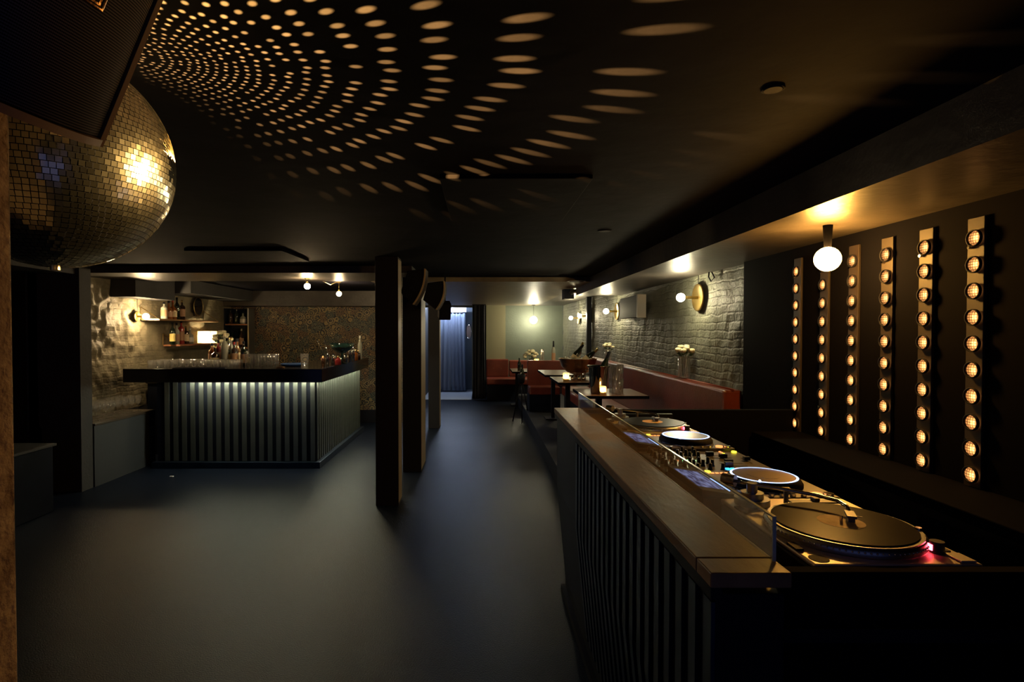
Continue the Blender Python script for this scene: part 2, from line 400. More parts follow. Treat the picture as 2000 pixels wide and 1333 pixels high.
# flat ceiling hatches
tag(obj('ceiling_hatch', box(-.18, .48, 2.38, 3.3, 2.254, CZ), m_ceil, bevel=.003), 'flat square access hatch in the middle of the black ceiling', 'hatch')
tag(obj('ceiling_hatch', box(-2.42, -1.62, 4.5, 5.2, 2.250, CZ), m_ceil, bevel=.003), 'flat ceiling panel in front of the bar beam', 'hatch')
for (px, py, zz, r, lab) in ((1510, 172, CZ, .026, 'round recessed downlight, off, nearest in the black ceiling'), (1181, 450, CZ, .04, 'round recessed downlight, off, far end of the black ceiling beside the soffit'), (1130, 547, 2.215, .10, 'round ceiling loudspeaker ring in the lowered ceiling before the seats')):
    p = at(px, py, Z=zz)
    if r > .09: p.y += .15
    t = thing('ceiling_downlight' if r < .09 else 'ceiling_speaker', lab, 'ceiling light' if r < .09 else 'speaker', (p.x, p.y, zz))
    obj('ring', MB().lathe([(r, 0), (r * 1.15, -.001), (r * 1.2, -.003), (r * .95, -.004), (r * .9, -.002), (r, 0)], n=28), m_steel if r > .09 else m_ceil, t)
    obj('cover', MB().cyl(0, 0, -.006, -.001, r * .9, 24), m_black, t)

# ------------------------------------------------------------------ pillars
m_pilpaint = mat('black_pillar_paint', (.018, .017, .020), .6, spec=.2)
m_pilside = mat('painted_lit_pillar_side', (.30, .22, .11), .5, bump=.1)  # wall-lamp light on the pillar side, put into its colour
def pillar(x0, x1, y0, y1, label, zt=CZ - .001):
    t = thing('pillar', label, 'pillar', ((x0 + x1) / 2, (y0 + y1) / 2, 0)); a, b = (x1 - x0) / 2, (y1 - y0) / 2
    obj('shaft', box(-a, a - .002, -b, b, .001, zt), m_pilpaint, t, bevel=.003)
    obj('lit_side', box(a - .002, a, -b + .003, b - .003, .03, zt - .02), m_pilside, t, label='side with its lamplight painted in tan')
pillar(-.962, -.752, 5.0, 5.2, 'nearest of the three black square pillars, in front of the bar end')
pillar(-.885, -.675, 6.2, 6.66, 'middle one of the three black pillars, with hanging loudspeakers beside its top')
pillar(-.865, -.680, 9.0, 9.2, 'farthest of the three dark pillars, left of the blue curtain', 2.213)
tag(obj('pillar', box(-1.08, -.75, .45, .885, .001, CZ - .001), m_pillar, bevel=.006), 'rough rusty brown pillar at the left picture edge, in front of the mirror ball', 'pillar')
# low black bench along the left wall
t = thing('low_bench', 'low black box bench along the left wall', 'bench', (-4.14, 3.2, 0))
obj('body', box(-.34, .35, -2.0, 1.66, 0.001, .58), m_blackwood, t, bevel=.006)
obj('top_board', box(-.34, .37, -2.0, 1.68, .581, .603), m_wallnavy, t, bevel=.003)

# ------------------------------------------------------------------ speakers with a bowed front
def speaker(label, loc, rot, wd, h, dp, bulge, rim, group=None, logo=False):
    t = thing('hanging_speaker', label, 'speaker', loc, rot=rot, group=group)
    N = 40
    def arc(off=0, w=wd): return [(off + bulge * (1 - (2 * i / N - 1) ** 2), -w / 2 + w * i / N) for i in range(N + 1)]
    a = arc(-.012)
    obj('cabinet', MB().prism(a + [(-dp, wd * .30), (-dp, -wd * .30)], .004, h - .004), m_black, t)
    g = arc(.000, wd - .012)
    gi = arc(-.008, wd - .012)
    obj('grille', MB().prism(g + gi[::-1], .012, h - .012, 0, True), m_grille, t)
    rm = MB(); o = arc(.004); i_ = arc(-.014)
    rm.prism(o + i_[::-1], 0, .010); rm.prism(o + i_[::-1], h - .010, h)
    for s in (-1, 1): rm.box(-.014, .004, s * wd / 2 - .004, s * wd / 2 + .004, 0, h)
    obj('edge_trim', rm, rim, t)
    if logo:
        ly, lz = logo
        lp = MB().box(0, .003, -.060, 0, 0, .040)
        l = obj('badge', lp, m_copper, t, loc=(bulge * (1 - (2 * ly / wd) ** 2) + .0015, ly, lz), bevel=.001, label='copper badge')
        l.rotation_euler = (0, 0, atan(8 * bulge * (ly - .03) / wd ** 2))
        fr = MB().box(.003, .0036, -.057, -.003, .0030, .0045).box(.003, .0036, -.0045, -.003, .004, .038)
        for k in range(8): fr.box(.003, .0036, -.054 + k * .006, -.0505 + k * .006, .007, .0115)
        fr.box(.003, .0036, -.044, -.014, .016, .036)
        obj('badge_marks', fr, m_black, l)
    br = MB().tube([(-dp * .6, 0, h * .5), (-dp * .6, 0, h + .01)], .012)
    obj('mounting_bracket', br, m_black, t)
    return t
_R = Matrix.Rotation(-.173, 3, 'Z') @ Matrix.Rotation(.467, 3, 'Y')
_o = at(192, 284, Y=.8) - _R @ Vector((0, .131, 0))
_q = _R.inverted() @ (Vector((0, 0, CAMZ)) - _o); _d = _R.inverted() @ (at(196, 22, Y=.8) - Vector((0, 0, CAMZ))); _t = .8
for _ in range(30):
    _y = _q.y + _d.y * _t; _t = (.054 * (1 - (2 * _y / .262) ** 2) - _q.x) / _d.x * .5 + _t * .5
_lg = (_q.y + _d.y * _t, _q.z + _d.z * _t)
speaker('big black loudspeaker with bowed mesh front, in front of the mirror ball', _o, (0, .467, -.173), .262, .365, .15, .054, m_rim, logo=_lg)
for (p0, p1, Y, lab, rz) in (((831, 525), (808, 595), 5.7, 'left one of the two black loudspeakers with tan bowed edge hanging by the pillars', -.75), ((868, 549), (853, 605), 5.95, 'right one of the two black loudspeakers with tan bowed edge hanging by the pillars', -.75)):
    a = at(*p0, Y=Y); b = at(*p1, Y=Y)
    hh = (a - b).length; til = math.atan2(a.x - b.x, a.z - b.z)
    t = thing('hanging_speaker', lab, 'speaker', (b.x, b.y, b.z), rot=(0, til, 0), group='loudspeakers at the pillars')
    # bowed vertical front seen from its side
    N = 12; pr = [(.035 * (1 - (2 * i / N - 1) ** 2), hh * i / N) for i in range(N + 1)]
    M = Matrix(((1, 0, 0, 0), (0, 0, 1, 0), (0, 1, 0, 0), (0, 0, 0, 1)))
    s_ = -1 if p0[0] < 850 else -1
    obj('cabinet', MB().prism([(x - .012, z) for x, z in pr] + [(-.17, hh * .8), (-.17, hh * .2)], .006, .26).xf(M), m_black, t)
    obj('edge_trim', MB().prism([(x + .004, z) for x, z in pr] + [(x - .014, z) for x, z in pr[::-1]], -.004, .006).xf(M), m_brassrim, t)
    obj('grille', MB().prism([(x + .003, z) for x, z in pr] + [(x - .011, z) for x, z in pr[::-1]], .007, .255).xf(M), m_grille, t)
    obj('mounting_bracket', MB().tube([(-.08, .13, hh * .72), (-.08, .13, hh * .9)], .014), m_black, t)
p = at(868, 606, Y=6.6)
t = thing('hanging_speaker', 'small black box loudspeaker hanging behind the bowed ones', 'speaker', (p.x, 6.6, p.z), rot=(.35, 0, .2))
obj('cabinet', box(-.07, .07, -.07, .07, -.10, .10), m_black, t, bevel=.006)
obj('mounting_bracket', MB().tube([(0, 0, .10), (0, .1, .46)], .01), m_black, t)

# ------------------------------------------------------------------ mirror ball
BC = Vector((-1.002, 1.30, 2.001)); BR = .2517
t = thing('mirror_ball', 'large golden-lit mirror ball hanging behind the loudspeaker', 'mirror ball', BC)
rt = MB(); rows = 62
for r in range(rows):
    la0 = -pi / 2 + pi * r / rows; la1 = la0 + pi / rows; lm = (la0 + la1) / 2
    nc = max(6, int(round(2 * rows * cos(lm))))
    for k in range(nc):
        lo = 2 * pi * (k + .5 * (r % 2)) / nc; dl = 2 * pi / nc * .5 * .89; dh = pi / rows * .5 * .88
        n = Vector((cos(lm) * cos(lo), cos(lm) * sin(lo), sin(lm)))
        e = Vector((-sin(lo), cos(lo), 0)); u = n.cross(e)
        n2 = (n + e * random.gauss(0, .026) + u * random.gauss(0, .026)).normalized()
        e2 = (e - n2 * e.dot(n2)).normalized(); u2 = n2.cross(e2)
        hw = BR * cos(lm) * dl; hh = BR * dh; cc = n * BR
        rt.add([cc - e2 * hw - u2 * hh, cc + e2 * hw - u2 * hh, cc + e2 * hw + u2 * hh, cc - e2 * hw + u2 * hh], [(0, 1, 2, 3)])
obj('mirror_tiles', rt, m_ball, t)
obj('ball_core', MB().sphere((0, 0, 0), BR - .004, 48), m_black, t)
obj('hanging_cap', MB().cyl(0, 0, BR - .012, CZ - BC.z - .003, .03, 16), m_chrome, t)
obj('bottom_screw', MB().cyl(0, 0, -BR - .007, -BR + .006, .010, 12), m_brass, t)
# the light thrown back by the tiles: a small lamp at the lit side of the ball whose beams leave in the tiles' reflected directions
GP = Vector((1.672, 2.67, 1.946))                       # the amber bulb that lights the ball
S = (GP - BC).normalized()
ld = bpy.data.lights.new('ball_reflections', 'POINT'); ld.energy = P_BALL; ld.color = (1, .50, .11); ld.shadow_soft_size = .0015
lo_ = bpy.data.objects.new('ball_reflections', ld); COL.objects.link(lo_)
lo_.location = BC + (S + Vector((0, -.10, .10))).normalized() * (BR + .010)
ld.use_nodes = True; nt = ld.node_tree; nt.nodes.clear()
def nn(t_): return nt.nodes.new(t_)
def MM(op, a, b=0.0, c=0.0):
    nd = nn('ShaderNodeMath'); nd.operation = op
    for i, v in enumerate((a, b, c)):
        if isinstance(v, bpy.types.NodeSocket): nt.links.new(v, nd.inputs[i])
        else: nd.inputs[i].default_value = v
    return nd.outputs[0]
geo = nn('ShaderNodeNewGeometry')
va = nn('ShaderNodeVectorMath'); va.operation = 'ADD'; nt.links.new(geo.outputs['Incoming'], va.inputs[0]); va.inputs[1].default_value = S
vn = nn('ShaderNodeVectorMath'); vn.operation = 'NORMALIZE'; nt.links.new(va.outputs[0], vn.inputs[0])
sx = nn('ShaderNodeSeparateXYZ'); nt.links.new(vn.outputs[0], sx.inputs[0])
STEP = radians(2.25)
lat = MM('DIVIDE', MM('ARCSINE', sx.outputs[2]), STEP)
row = MM('FLOOR', lat); fv = MM('SUBTRACT', MM('FRACT', lat), .5)
ncol = MM('ROUND', MM('MULTIPLY', MM('COSINE', MM('MULTIPLY', MM('ADD', row, .5), STEP)), 2 * pi / radians(2.7)))
az = MM('MULTIPLY', MM('DIVIDE', MM('ARCTAN2', sx.outputs[1], sx.outputs[0]), 2 * pi), ncol)
wn0 = nn('ShaderNodeTexWhiteNoise'); wn0.noise_dimensions = '1D'; nt.links.new(row, wn0.inputs['W'])
az = MM('ADD', az, wn0.outputs['Value'])
colm = MM('FLOOR', az); fu = MM('SUBTRACT', MM('FRACT', az), .5)
cmb = nn('ShaderNodeCombineXYZ'); nt.links.new(row, cmb.inputs[0]); nt.links.new(colm, cmb.inputs[1])
wn = nn('ShaderNodeTexWhiteNoise'); wn.noise_dimensions = '2D'; nt.links.new(cmb.outputs[0], wn.inputs['Vector'])
sc_ = nn('ShaderNodeSeparateColor'); nt.links.new(wn.outputs['Color'], sc_.inputs[0])
fu = MM('ADD', fu, MM('MULTIPLY', MM('SUBTRACT', sc_.outputs[0], .5), .30)); fv = MM('ADD', fv, MM('MULTIPLY', MM('SUBTRACT', sc_.outputs[1], .5), .20))
rad = MM('SQRT', MM('ADD', MM('MULTIPLY', fu, fu), MM('MULTIPLY', fv, fv)))
mask = MM('SUBTRACT', 1.0, MM('MINIMUM', MM('DIVIDE', rad, .235), 1.0))
mask = MM('MULTIPLY', MM('MINIMUM', MM('MULTIPLY', mask, 2.2), 1.0), MM('GREATER_THAN', sc_.outputs[2], .05))
mask = MM('MULTIPLY', mask, MM('MULTIPLY_ADD', sc_.outputs[2], .5, .6))
def sstep(v, a, b):
    nd = nn('ShaderNodeMapRange'); nd.interpolation_type = 'SMOOTHSTEP'; nt.links.new(v, nd.inputs[0]); nd.inputs[1].default_value = a; nd.inputs[2].default_value = b; return nd.outputs[0]
mask = MM('MULTIPLY', mask, sstep(sx.outputs[2], .045, .125))                                  # only the upper half of the ball is lit
mask = MM('MULTIPLY', mask, sstep(MM('ARCTAN2', sx.outputs[1], sx.outputs[0]), 1.12, .72))     # the tiles turned away from the lamp stay dark
# each mirror image of the lamp lies 3 m behind its tile, so the spots fade with (3 + r) squared, not r squared
sd = nn('ShaderNodeSeparateXYZ'); nt.links.new(geo.outputs['Incoming'], sd.inputs[0])
rr_ = MM('DIVIDE', .235, MM('MAXIMUM', sd.outputs[2], .05)); r3 = MM('DIVIDE', rr_, MM('ADD', rr_, 3.0))
mask = MM('MULTIPLY', mask, MM('MULTIPLY', r3, r3))
em = nn('ShaderNodeEmission'); nt.links.new(mask, em.inputs[1]); lo2 = nn('ShaderNodeOutputLight'); nt.links.new(em.outputs[0], lo2.inputs[0])

# ------------------------------------------------------------------ amber globe lamp under the soffit
t = thing('globe_lamp', 'glowing amber globe bulb under the soffit by the light bars', 'lamp', (GP.x, GP.y, SZ))
obj('bulb', MB().sphere((0, 0, GP.z - SZ), .058, 24), m_globe, t)
obj('socket', MB().cyl(0, 0, -.108, -.001, .016, 16, r2=.022), m_matte, t)

# added narrow spot without a fitting, brightens the mirror ball
sl = bpy.data.lights.new('added_ball_spot', 'SPOT'); sl.energy = 2000; sl.color = (1, .62, .22); sl.spot_size = radians(13); sl.spot_blend = .4; sl.shadow_soft_size = .03
so = bpy.data.objects.new('added_ball_spot', sl); COL.objects.link(so); so.location = GP - S * .075
so.rotation_euler = (BC - GP).to_track_quat('-Z', 'Y').to_euler()

# ------------------------------------------------------------------ light bars on the booth wall
K = .97
bars = [(2.225, 'nearest light bar of orange lamps, far right of the picture'), (2.475, 'second light bar of orange lamps from the right picture edge'),
        (2.712, 'third light bar of orange lamps from the right picture edge'), (2.955, 'fourth light bar from the right, just right of the amber globe'),
        (3.208, 'fifth light bar from the right, directly below the amber globe'), (3.48, 'farthest light bar of orange lamps, next to the brick wall')]
NB = 10
lens = MB().lathe([(.0285 * cos(a), -.010 * sin(a)) for a in (0, .5, 1.0, 1.5)], n=24); lens.xf(Matrix.Rotation(pi / 2, 4, 'Y'))
lens_me = lens.mesh('lamp_lens', m_lamp)
bez_me = MB().lathe([(.0285, 0), (.0285, .010), (.033, .010), (.033, 0)], n=24).xf(Matrix.Rotation(-pi / 2, 4, 'Y')).mesh('bezel', m_black)
hou = MB().box(-.006, .007, -.032, .042, -.545, .545)
m_house = mat('brown_metal_housing', (.020, .014, .012), .6, .0)
bar0 = None
for Y, lab in bars:
    loc = (XW * K, Y * K, 1.6 + (1.495 - 1.6) * K)
    if bar0 is None:
        t = bar0 = thing('light_bar', lab, 'light bar', loc, group='light bars on the booth wall')
        h = obj('housing', hou, m_house, t, bevel=.002)
        for k in range(NB):
            z = (k - 4.5) * .10622 * K
            l = obj('lamp', lens_me, None, t, loc=(-.013, 0, z)); obj('bezel', bez_me, None, l)
        for z in (.43, -.33): 
            b = obj('clamp_screw', MB().cyl(0, 0, 0, .012, .006, 10).xf(Matrix.Rotation(-pi / 2, 4, 'Y')), m_chrome, t, loc=(-.009, .022, z))
    else: dup(bar0, loc, None, lab)
# black shelf counter under the light bars
t = thing('wall_counter', 'long black counter along the wall below the light bars', 'counter', (1.83, 2.0, 0))
obj('top', box(-.18, .116, -1.4, 1.36, .945, .985), m_matte, t, bevel=.004)
obj('body', box(-.14, .116, -1.38, 1.35, 0, .944), m_black, t)
obj('door', box(-.152, -.141, -1.2, -.02, .06, .90), m_black, t, bevel=.003); obj('door', box(-.152, -.141, .0, 1.2, .06, .90), m_black, t, bevel=.003)
# partition between booth and seats
tag(obj('partition', box(.606, 1.946, 3.385, 3.425, .001, 1.112), m_matte, bevel=.003), 'low black partition between the booth and the banquette', 'partition')

# ------------------------------------------------------------------ DJ booth
LZ = 1.13
t = thing('dj_booth', 'long dark DJ booth with slatted metal front and wooden ledge', 'dj booth', (.52, 2.2, 0))
Y0, Y1 = 1.06 - 2.2, 3.36 - 2.2
o = -.52
prof = [(.462, LZ - .05), (.462, .66), (.515, .10), (.515, .04), (.60, .04), (.60, LZ - .05)]
M = Matrix(((1, 0, 0, 0), (0, 0, 1, 0), (0, 1, 0, 0), (0, 0, 0, 1)))
obj('front_panel', MB().prism([(x + o, z) for x, z in prof], Y0 + .02, Y1 - .01).xf(M), m_blackwood, t, bevel=.003)
obj('plinth', box(.49 + o, .60 + o, Y0 + .01, Y1, 0.001, .045), m_black, t)
lg = MB().box(.445 + o, .603 + o, 1.135 - 2.2, Y1, LZ - .03, LZ); 
obj('ledge', lg, m_wood, t, bevel=.003, label='worn brown wooden ledge')
obj('ledge_end', box(.445 + o, .603 + o, Y0, 1.132 - 2.2, LZ - .03, LZ), m_wood, t, bevel=.003)
obj('ledge_edge_band', box(.447 + o, .47 + o, Y0 + .005, Y1 - .005, LZ - .055, LZ - .031), m_blackwood, t)
slat_mb = MB().add([(-.006, -.019, 1.065), (-.006, .019, 1.065), (-.006, .019, .66), (-.006, -.019, .66), (.047, .019, .12), (.047, -.019, .12),
                   (.002, -.019, 1.065), (.002, .019, 1.065), (.002, .019, .66), (.002, -.019, .66), (.055, .019, .12), (.055, -.019, .12)],
                  [(0, 1, 2, 3), (3, 2, 4, 5), (6, 9, 8, 7), (9, 11, 10, 8), (0, 3, 9, 6), (3, 5, 11, 9), (1, 7, 8, 2), (2, 8, 10, 4), (0, 6, 7, 1), (5, 4, 10, 11)])
slat_me = slat_mb.mesh('slat', m_darkslat)
for k in range(20): obj('slat', slat_me, None, t, loc=(.4585 + o, 1.095 - 2.2 + k * .08, 0))
obj('end_panel', box(.603 + o, 1.16 + o, 1.105 - 2.2, 1.131 - 2.2, 0.001, 1.1125), m_matte, t)
obj('far_end_panel', box(.603 + o, 1.16 + o, Y1 - .03, Y1, 0.001, 1.095), m_blackwood, t)
obj('work_surface', box(.603 + o, 1.16 + o, Y0 + .031, Y1 - .031, .975, 1.003), m_blackwood, t)
# glass guard standing on the ledge
t = thing('glass_screen', 'low clear glass screen along the back of the booth ledge', 'glass screen', (.595, 2.26, LZ))
obj('pane', box(-.003, .003, -1.145, 1.095, 0.001, .090), g_pane, t)
obj('polished_edge', MB().box(-.0035, .0035, -1.146, 1.096, .0905, .0935).box(-.0035, .0035, 1.0955, 1.0985, .001, .0935).box(-.0035, .0035, -1.149, -1.1455, .001, .0935), g_edge, t)

# ---- turntable, front towards +X, its left side towards -Y
m_strobe = emit('red_strobe_glow', (1, .05, .08), 18)
m_dot = mat('silver_rim', (.75, .7, .6), .25, 1)
m_label_or = mat('tan_record_label', (.95, .68, .38), .6, col2=(.75, .48, .24), vscale=30, spec=.1)
def turntable(loc, label):
    t = thing('turntable', label, 'turntable', loc, group='record players in the booth')
    top = .110
    obj('plinth', box(-.176, .176, -.2265, .2265, .022, top - .012), m_black, t, bevel=.006)
    obj('top_plate', box(-.176, .176, -.2265, .2265, top - .011, top), m_ttplate, t, bevel=.004)
    for x in (-.14, .14):
        for y in (-.18, .18): obj('foot', MB().cyl(x, y, 0, .022, .027, 16), m_rubber, t)
    pc = (.0, -.040)
    pl = obj('platter', MB().lathe([(.166, top + .001), (.167, top + .008), (.164, top + .019), (.161, top + .0205)], pc[0], pc[1], 72).cyl(pc[0], pc[1], top + .015, top + .0222, .160, 72), m_steel, t)
    dm = MB()
    for i in range(90):
        a = 2 * pi * i / 90; dm.sphere((pc[0] + .1668 * cos(a), pc[1] + .1668 * sin(a), top + .012), .0022, 6)
    obj('strobe_dots', dm, m_dot, pl)
    r = obj('record', MB().cyl(pc[0], pc[1], top + .0225, top + .0250, .151, 72), m_vinyl, t)
    obj('record_label', MB().cyl(pc[0], pc[1], top + .0250, top + .0255, .050, 44), m_label_or, r)
    obj('spindle', MB().cyl(pc[0], pc[1], top + .025, top + .040, .0035, 10), m_chrome, r)
    # tonearm
    px, py = -.110, .175
    tb = MB().cyl(px, py, top, top + .018, .046, 28).cyl(px, py, top + .018, top + .034, .030, 24).cyl(px, py, top + .034, top + .060, .014, 16)
    ab = obj('tonearm_base', tb, m_steel, t)
    ta = obj('tonearm', MB().tube([(px - .045, py + .045, top + .056), (px, py, top + .056), (-.04, .125, top + .054), (.015, .085, top + .052), (.045, .045, top + .050), (.047, .010, top + .046), (.035, -.015, top + .042)], .0048, 10), m_chrome, t)
    obj('counterweight', MB().cyl(0, 0, -.018, .018, .017, 20).xf(Matrix.Translation((px - .045, py + .045, top + .056)) @ Matrix.Rotation(pi / 4, 4, 'Z') @ Matrix.Rotation(pi / 2, 4, 'X')), m_steel, ta)
    obj('headshell', MB().box(-.010, .010, -.05, 0, -.004, .002).box(-.007, .007, -.045, -.02, -.014, -.004).box(.010, .022, -.040, -.037, -.001, .001).xf(Matrix.Translation((.035, -.015, top + .042)) @ Matrix.Rotation(-.45, 4, 'Z')), m_gear, ta)
    obj('arm_rest', MB().cyl(-.02, .165, top, top + .045, .006, 10).box(-.030, -.010, .160, .170, top + .045, top + .049), m_gear, t)
    f = obj('pitch_slider', box(.005, .150, .178, .206, top + .0005, top + .0035), m_gear, t, bevel=.001)
    obj('slider_cap', box(.070, .085, .180, .204, top + .0036, top + .013), m_knob, f, bevel=.002)
    obj('start_button', box(.135, .168, -.220, -.175, top + .0005, top + .0045), m_ttplate, t, bevel=.0015)
    st = obj('strobe_tower', MB().cyl(.128, -.166, top, top + .026, .0135, 24), m_knob, t)
    obj('strobe_window', box(.113, .1155, -.170, -.150, top + .006, top + .019), m_strobe, st, label='glowing red strobe window')
    tl = obj('target_light', MB().cyl(.150, -.085, top, top + .020, .006, 14).cyl(.150, -.085, top + .021, top + .027, .0075, 14), m_chrome, t)
    for k, y in enumerate((-.155, -.135)): obj('speed_button', box(.150, .162, y - .007, y + .007, top + .0005, top + .003), m_gear, t)
    obj('adapter_recess', MB().cyl(-.150, -.198, top + .0003, top + .0008, .020, 28), m_black, t)
    obj('hinge_socket', box(-.176, -.160, .10, .14, top + .0005, top + .006), m_black, t); obj('hinge_socket', box(-.176, -.160, -.16, -.12, top + .0005, top + .006), m_black, t)
    return t
WS = 1.0035
turntable((.870, 1.365, WS), 'nearest turntable with record and orange-lit silver plate at the booth end')
# ---- media player
m_ring = emit('white_blue_ring_glow', (.38, .52, 1.0), 3.2)
m_blueled = emit('blue_pad_glow', (.02, .35, 1.0), 6.0)
m_bluespot = emit('blue_led_point', (.45, .6, 1.0), 60)
m_orangeled = emit('orange_button_glow', (1, .30, .08), 2.0)
m_yellowled = emit('yellow_button_glow', (1, .80, .03), 4.0)
m_greenled = emit('green_led_glow', (.25, 1, .35), 8)
def screen_mat():
    t = NT('lit_waveform_screen'); e = t.n('ShaderNodeEmission'); tc = t.n('ShaderNodeTexCoord')
    nz = t.n('ShaderNodeTexNoise'); nz.inputs['Scale'].default_value = 90; mp = t.n('ShaderNodeMapping'); mp.inputs['Scale'].default_value = (1, .25, 1)
    t.link(tc.outputs['Object'], mp.inputs[0]); t.link(mp.outputs[0], nz.inputs['Vector'])
    r = t.n('ShaderNodeValToRGB'); r.color_ramp.elements[0].position = .4; r.color_ramp.elements[0].color = (.05, .05, .14, 1); r.color_ramp.elements[1].position = .7; r.color_ramp.elements[1].color = (.5, .52, .95, 1)
    t.link(nz.outputs[0], r.inputs[0]); t.link(r.outputs[0], e.inputs[0]); e.inputs[1].default_value = .9; t.link(e.outputs[0], t.out.inputs[0]); return t.m
m_screen = screen_mat()
def player(loc, label):
    t = thing('media_player', label, 'dj player', loc, group='media players in the booth')
    top = .108
    obj('body', box(-.200, .205, -.158, .158, .012, top), m_gear, t, bevel=.004)
    for x in (-.16, .16):
        for y in (-.12, .12): obj('foot', MB().cyl(x, y, 0, .012, .015, 12), m_rubber, t)
    # raised screen block at the rear, tilted towards the front
    sb = obj('screen_housing', MB().add([(-.200, -.150, top), (-.105, -.150, top), (-.105, .150, top), (-.200, .150, top), (-.200, -.150, top + .020), (-.105, -.150, top + .006), (-.105, .150, top + .006), (-.200, .150, top + .020)],
        [(0, 3, 2, 1), (4, 5, 6, 7), (0, 1, 5, 4), (1, 2, 6, 5), (2, 3, 7, 6), (3, 0, 4, 7)]), m_black, t)
    obj('display', MB().add([(-.195, -.110, top + .0200), (-.115, -.110, top + .0082), (-.115, .105, top + .0082), (-.195, .105, top + .0200)], [(0, 1, 2, 3)]), m_screen, sb, label='lit bluish waveform display')
    obj('slot_light', box(-.098, -.094, -.10, .04, top + .001, top + .003), m_ring, t, label='thin glowing white line')
    jc = (.055, -.005)
    j = obj('jog_wheel', MB().lathe([(.112, top + .0005), (.112, top + .010), (.103, top + .024), (.099, top + .026)], jc[0], jc[1], 56), m_black, t)
    obj('jog_ring', MB().lathe([(.099, top + .0262), (.0945, top + .0275), (.092, top + .0268)], jc[0], jc[1], 64), m_ring, j, label='glowing bluish white ring')
    obj('jog_plate', MB().cyl(jc[0], jc[1], top + .020, top + .0262, .0918, 56).cyl(jc[0], jc[1], top + .0262, top + .0268, .048, 40), mat('brushed_jog_plate', (.25, .2, .17), .3, 1), j)
    a = -2.15
    obj('jog_light', MB().sphere((jc[0] + .097 * cos(a), jc[1] + .097 * sin(a), top + .029), .0032, 8), m_bluespot, j)
    for i in range(4): obj('button', box(-.075 + 0, -.063, -.145 + i * .030, -.125 + i * .030, top + .0005, top + .005), m_chrome, t, bevel=.001)
    for i in range(6):
        obj('knob', MB().cyl(-.055 + .035 * i * .9, -.145, top, top + .007, .0075, 12), m_chrome, t)
    for x in (.148, .182): obj('transport_button', MB().cyl(x, -.135, top, top + .006, .014, 20), m_orangeled if x < .17 else m_chrome, t)
    f = obj('tempo_slider', box(.0, .150, .126, .150, top + .0005, top + .002), m_black, t)
    obj('slider_cap', box(.070, .088, .126, .150, top + .0021, top + .014), m_knob, f, bevel=.002)
    for i in range(5): obj('led_button', box(-.08 + i * .016, -.07 + i * .016, .110, .118, top + .0005, top + .003), m_orangeled, t)
    obj('yellow_button', box(-.075, -.060, .125, .140, top + .0005, top + .004), m_yellowled, t)
    return t
player((.850, 1.765, WS), 'nearer of the two media players, with glowing jog ring')
player((.850, 2.440, WS), 'farther of the two media players, beyond the mixer')
turntable((.870, 2.835, WS), 'farther turntable with tan record label at the far booth end')
# ---- mixer
t = thing('dj_mixer', 'four-channel mixer with black knobs and lit blue pads between the players', 'mixer', (.850, 2.105, WS))
top = .098
obj('body', box(-.200, .205, -.165, .165, .010, top), m_gear, t, bevel=.003)
for x in (-.16, .16):
    for y in (-.12, .12): obj('foot', MB().cyl(x, y, 0, .010, .015, 12), m_rubber, t)
kn = MB().lathe([(.0085, 0), (.0085, .003), (.0065, .006), (.0060, .024), (.0001, .024)], n=14).mesh('knob', m_knob)
mk = MB().box(-.0008, .0008, 0, .006, .0242, .0246).mesh('marker', m_white)
for cy in (-.085, -.045, .045, .085):
    for i in range(6):
        k = obj('knob', kn, None, t, loc=(-.170 + i * .034, cy, top)); obj('marker', mk, None, k)
for cy in (-.140, .140):
    for i in range(5):
        k = obj('knob', kn, None, t, loc=(-.165 + i * .045, cy, top)); obj('marker', mk, None, k)
for i in range(2): obj('knob', kn, None, t, loc=(-.16, -.015 + i * .03, top))
capm = MB().box(-.014, .014, -.008, .008, .003, .016).mesh('fader_cap', m_knob)
for i, cy in enumerate((-.085, -.045, .045, .085)):
    s = obj('channel_fader', box(.045, .130, cy - .0015, cy + .0015, top + .0003, top + .001), m_black, t)
    c_ = obj('fader_cap', capm, None, s, loc=(.06 + .018 * (i % 3), cy, top))
s = obj('crossfader', box(.165, .1675, -.045, .045, top + .0003, top + .001), m_black, t); obj('fader_cap', box(.155, .178, -.008, .008, top + .003, top + .016), m_knob, s)
for i in range(6): obj('level_meter', box(-.150 + i * .022, -.138 + i * .022, -.003, .003, top + .0005, top + .0025), m_greenled if i > 2 else m_orangeled, t)
for i in range(4): obj('pad', box(.030 + i * .018, .042 + i * .018, -.157 , -.143, top + .0005, top + .004), m_blueled, t, label='lit blue pad')
for i in range(4): obj('pad', box(.030 + i * .018, .042 + i * .018, -.137, -.125, top + .0005, top + .004), m_blueled if i < 2 else m_orangeled, t)
for i in range(3): obj('led_button', MB().cyl(.13, .115 + i * .018, top, top + .003, .005, 10), m_yellowled if i == 0 else m_orangeled, t)
obj('beat_button', MB().cyl(.185, .145, top, top + .005, .010, 16), m_yellowled, t)

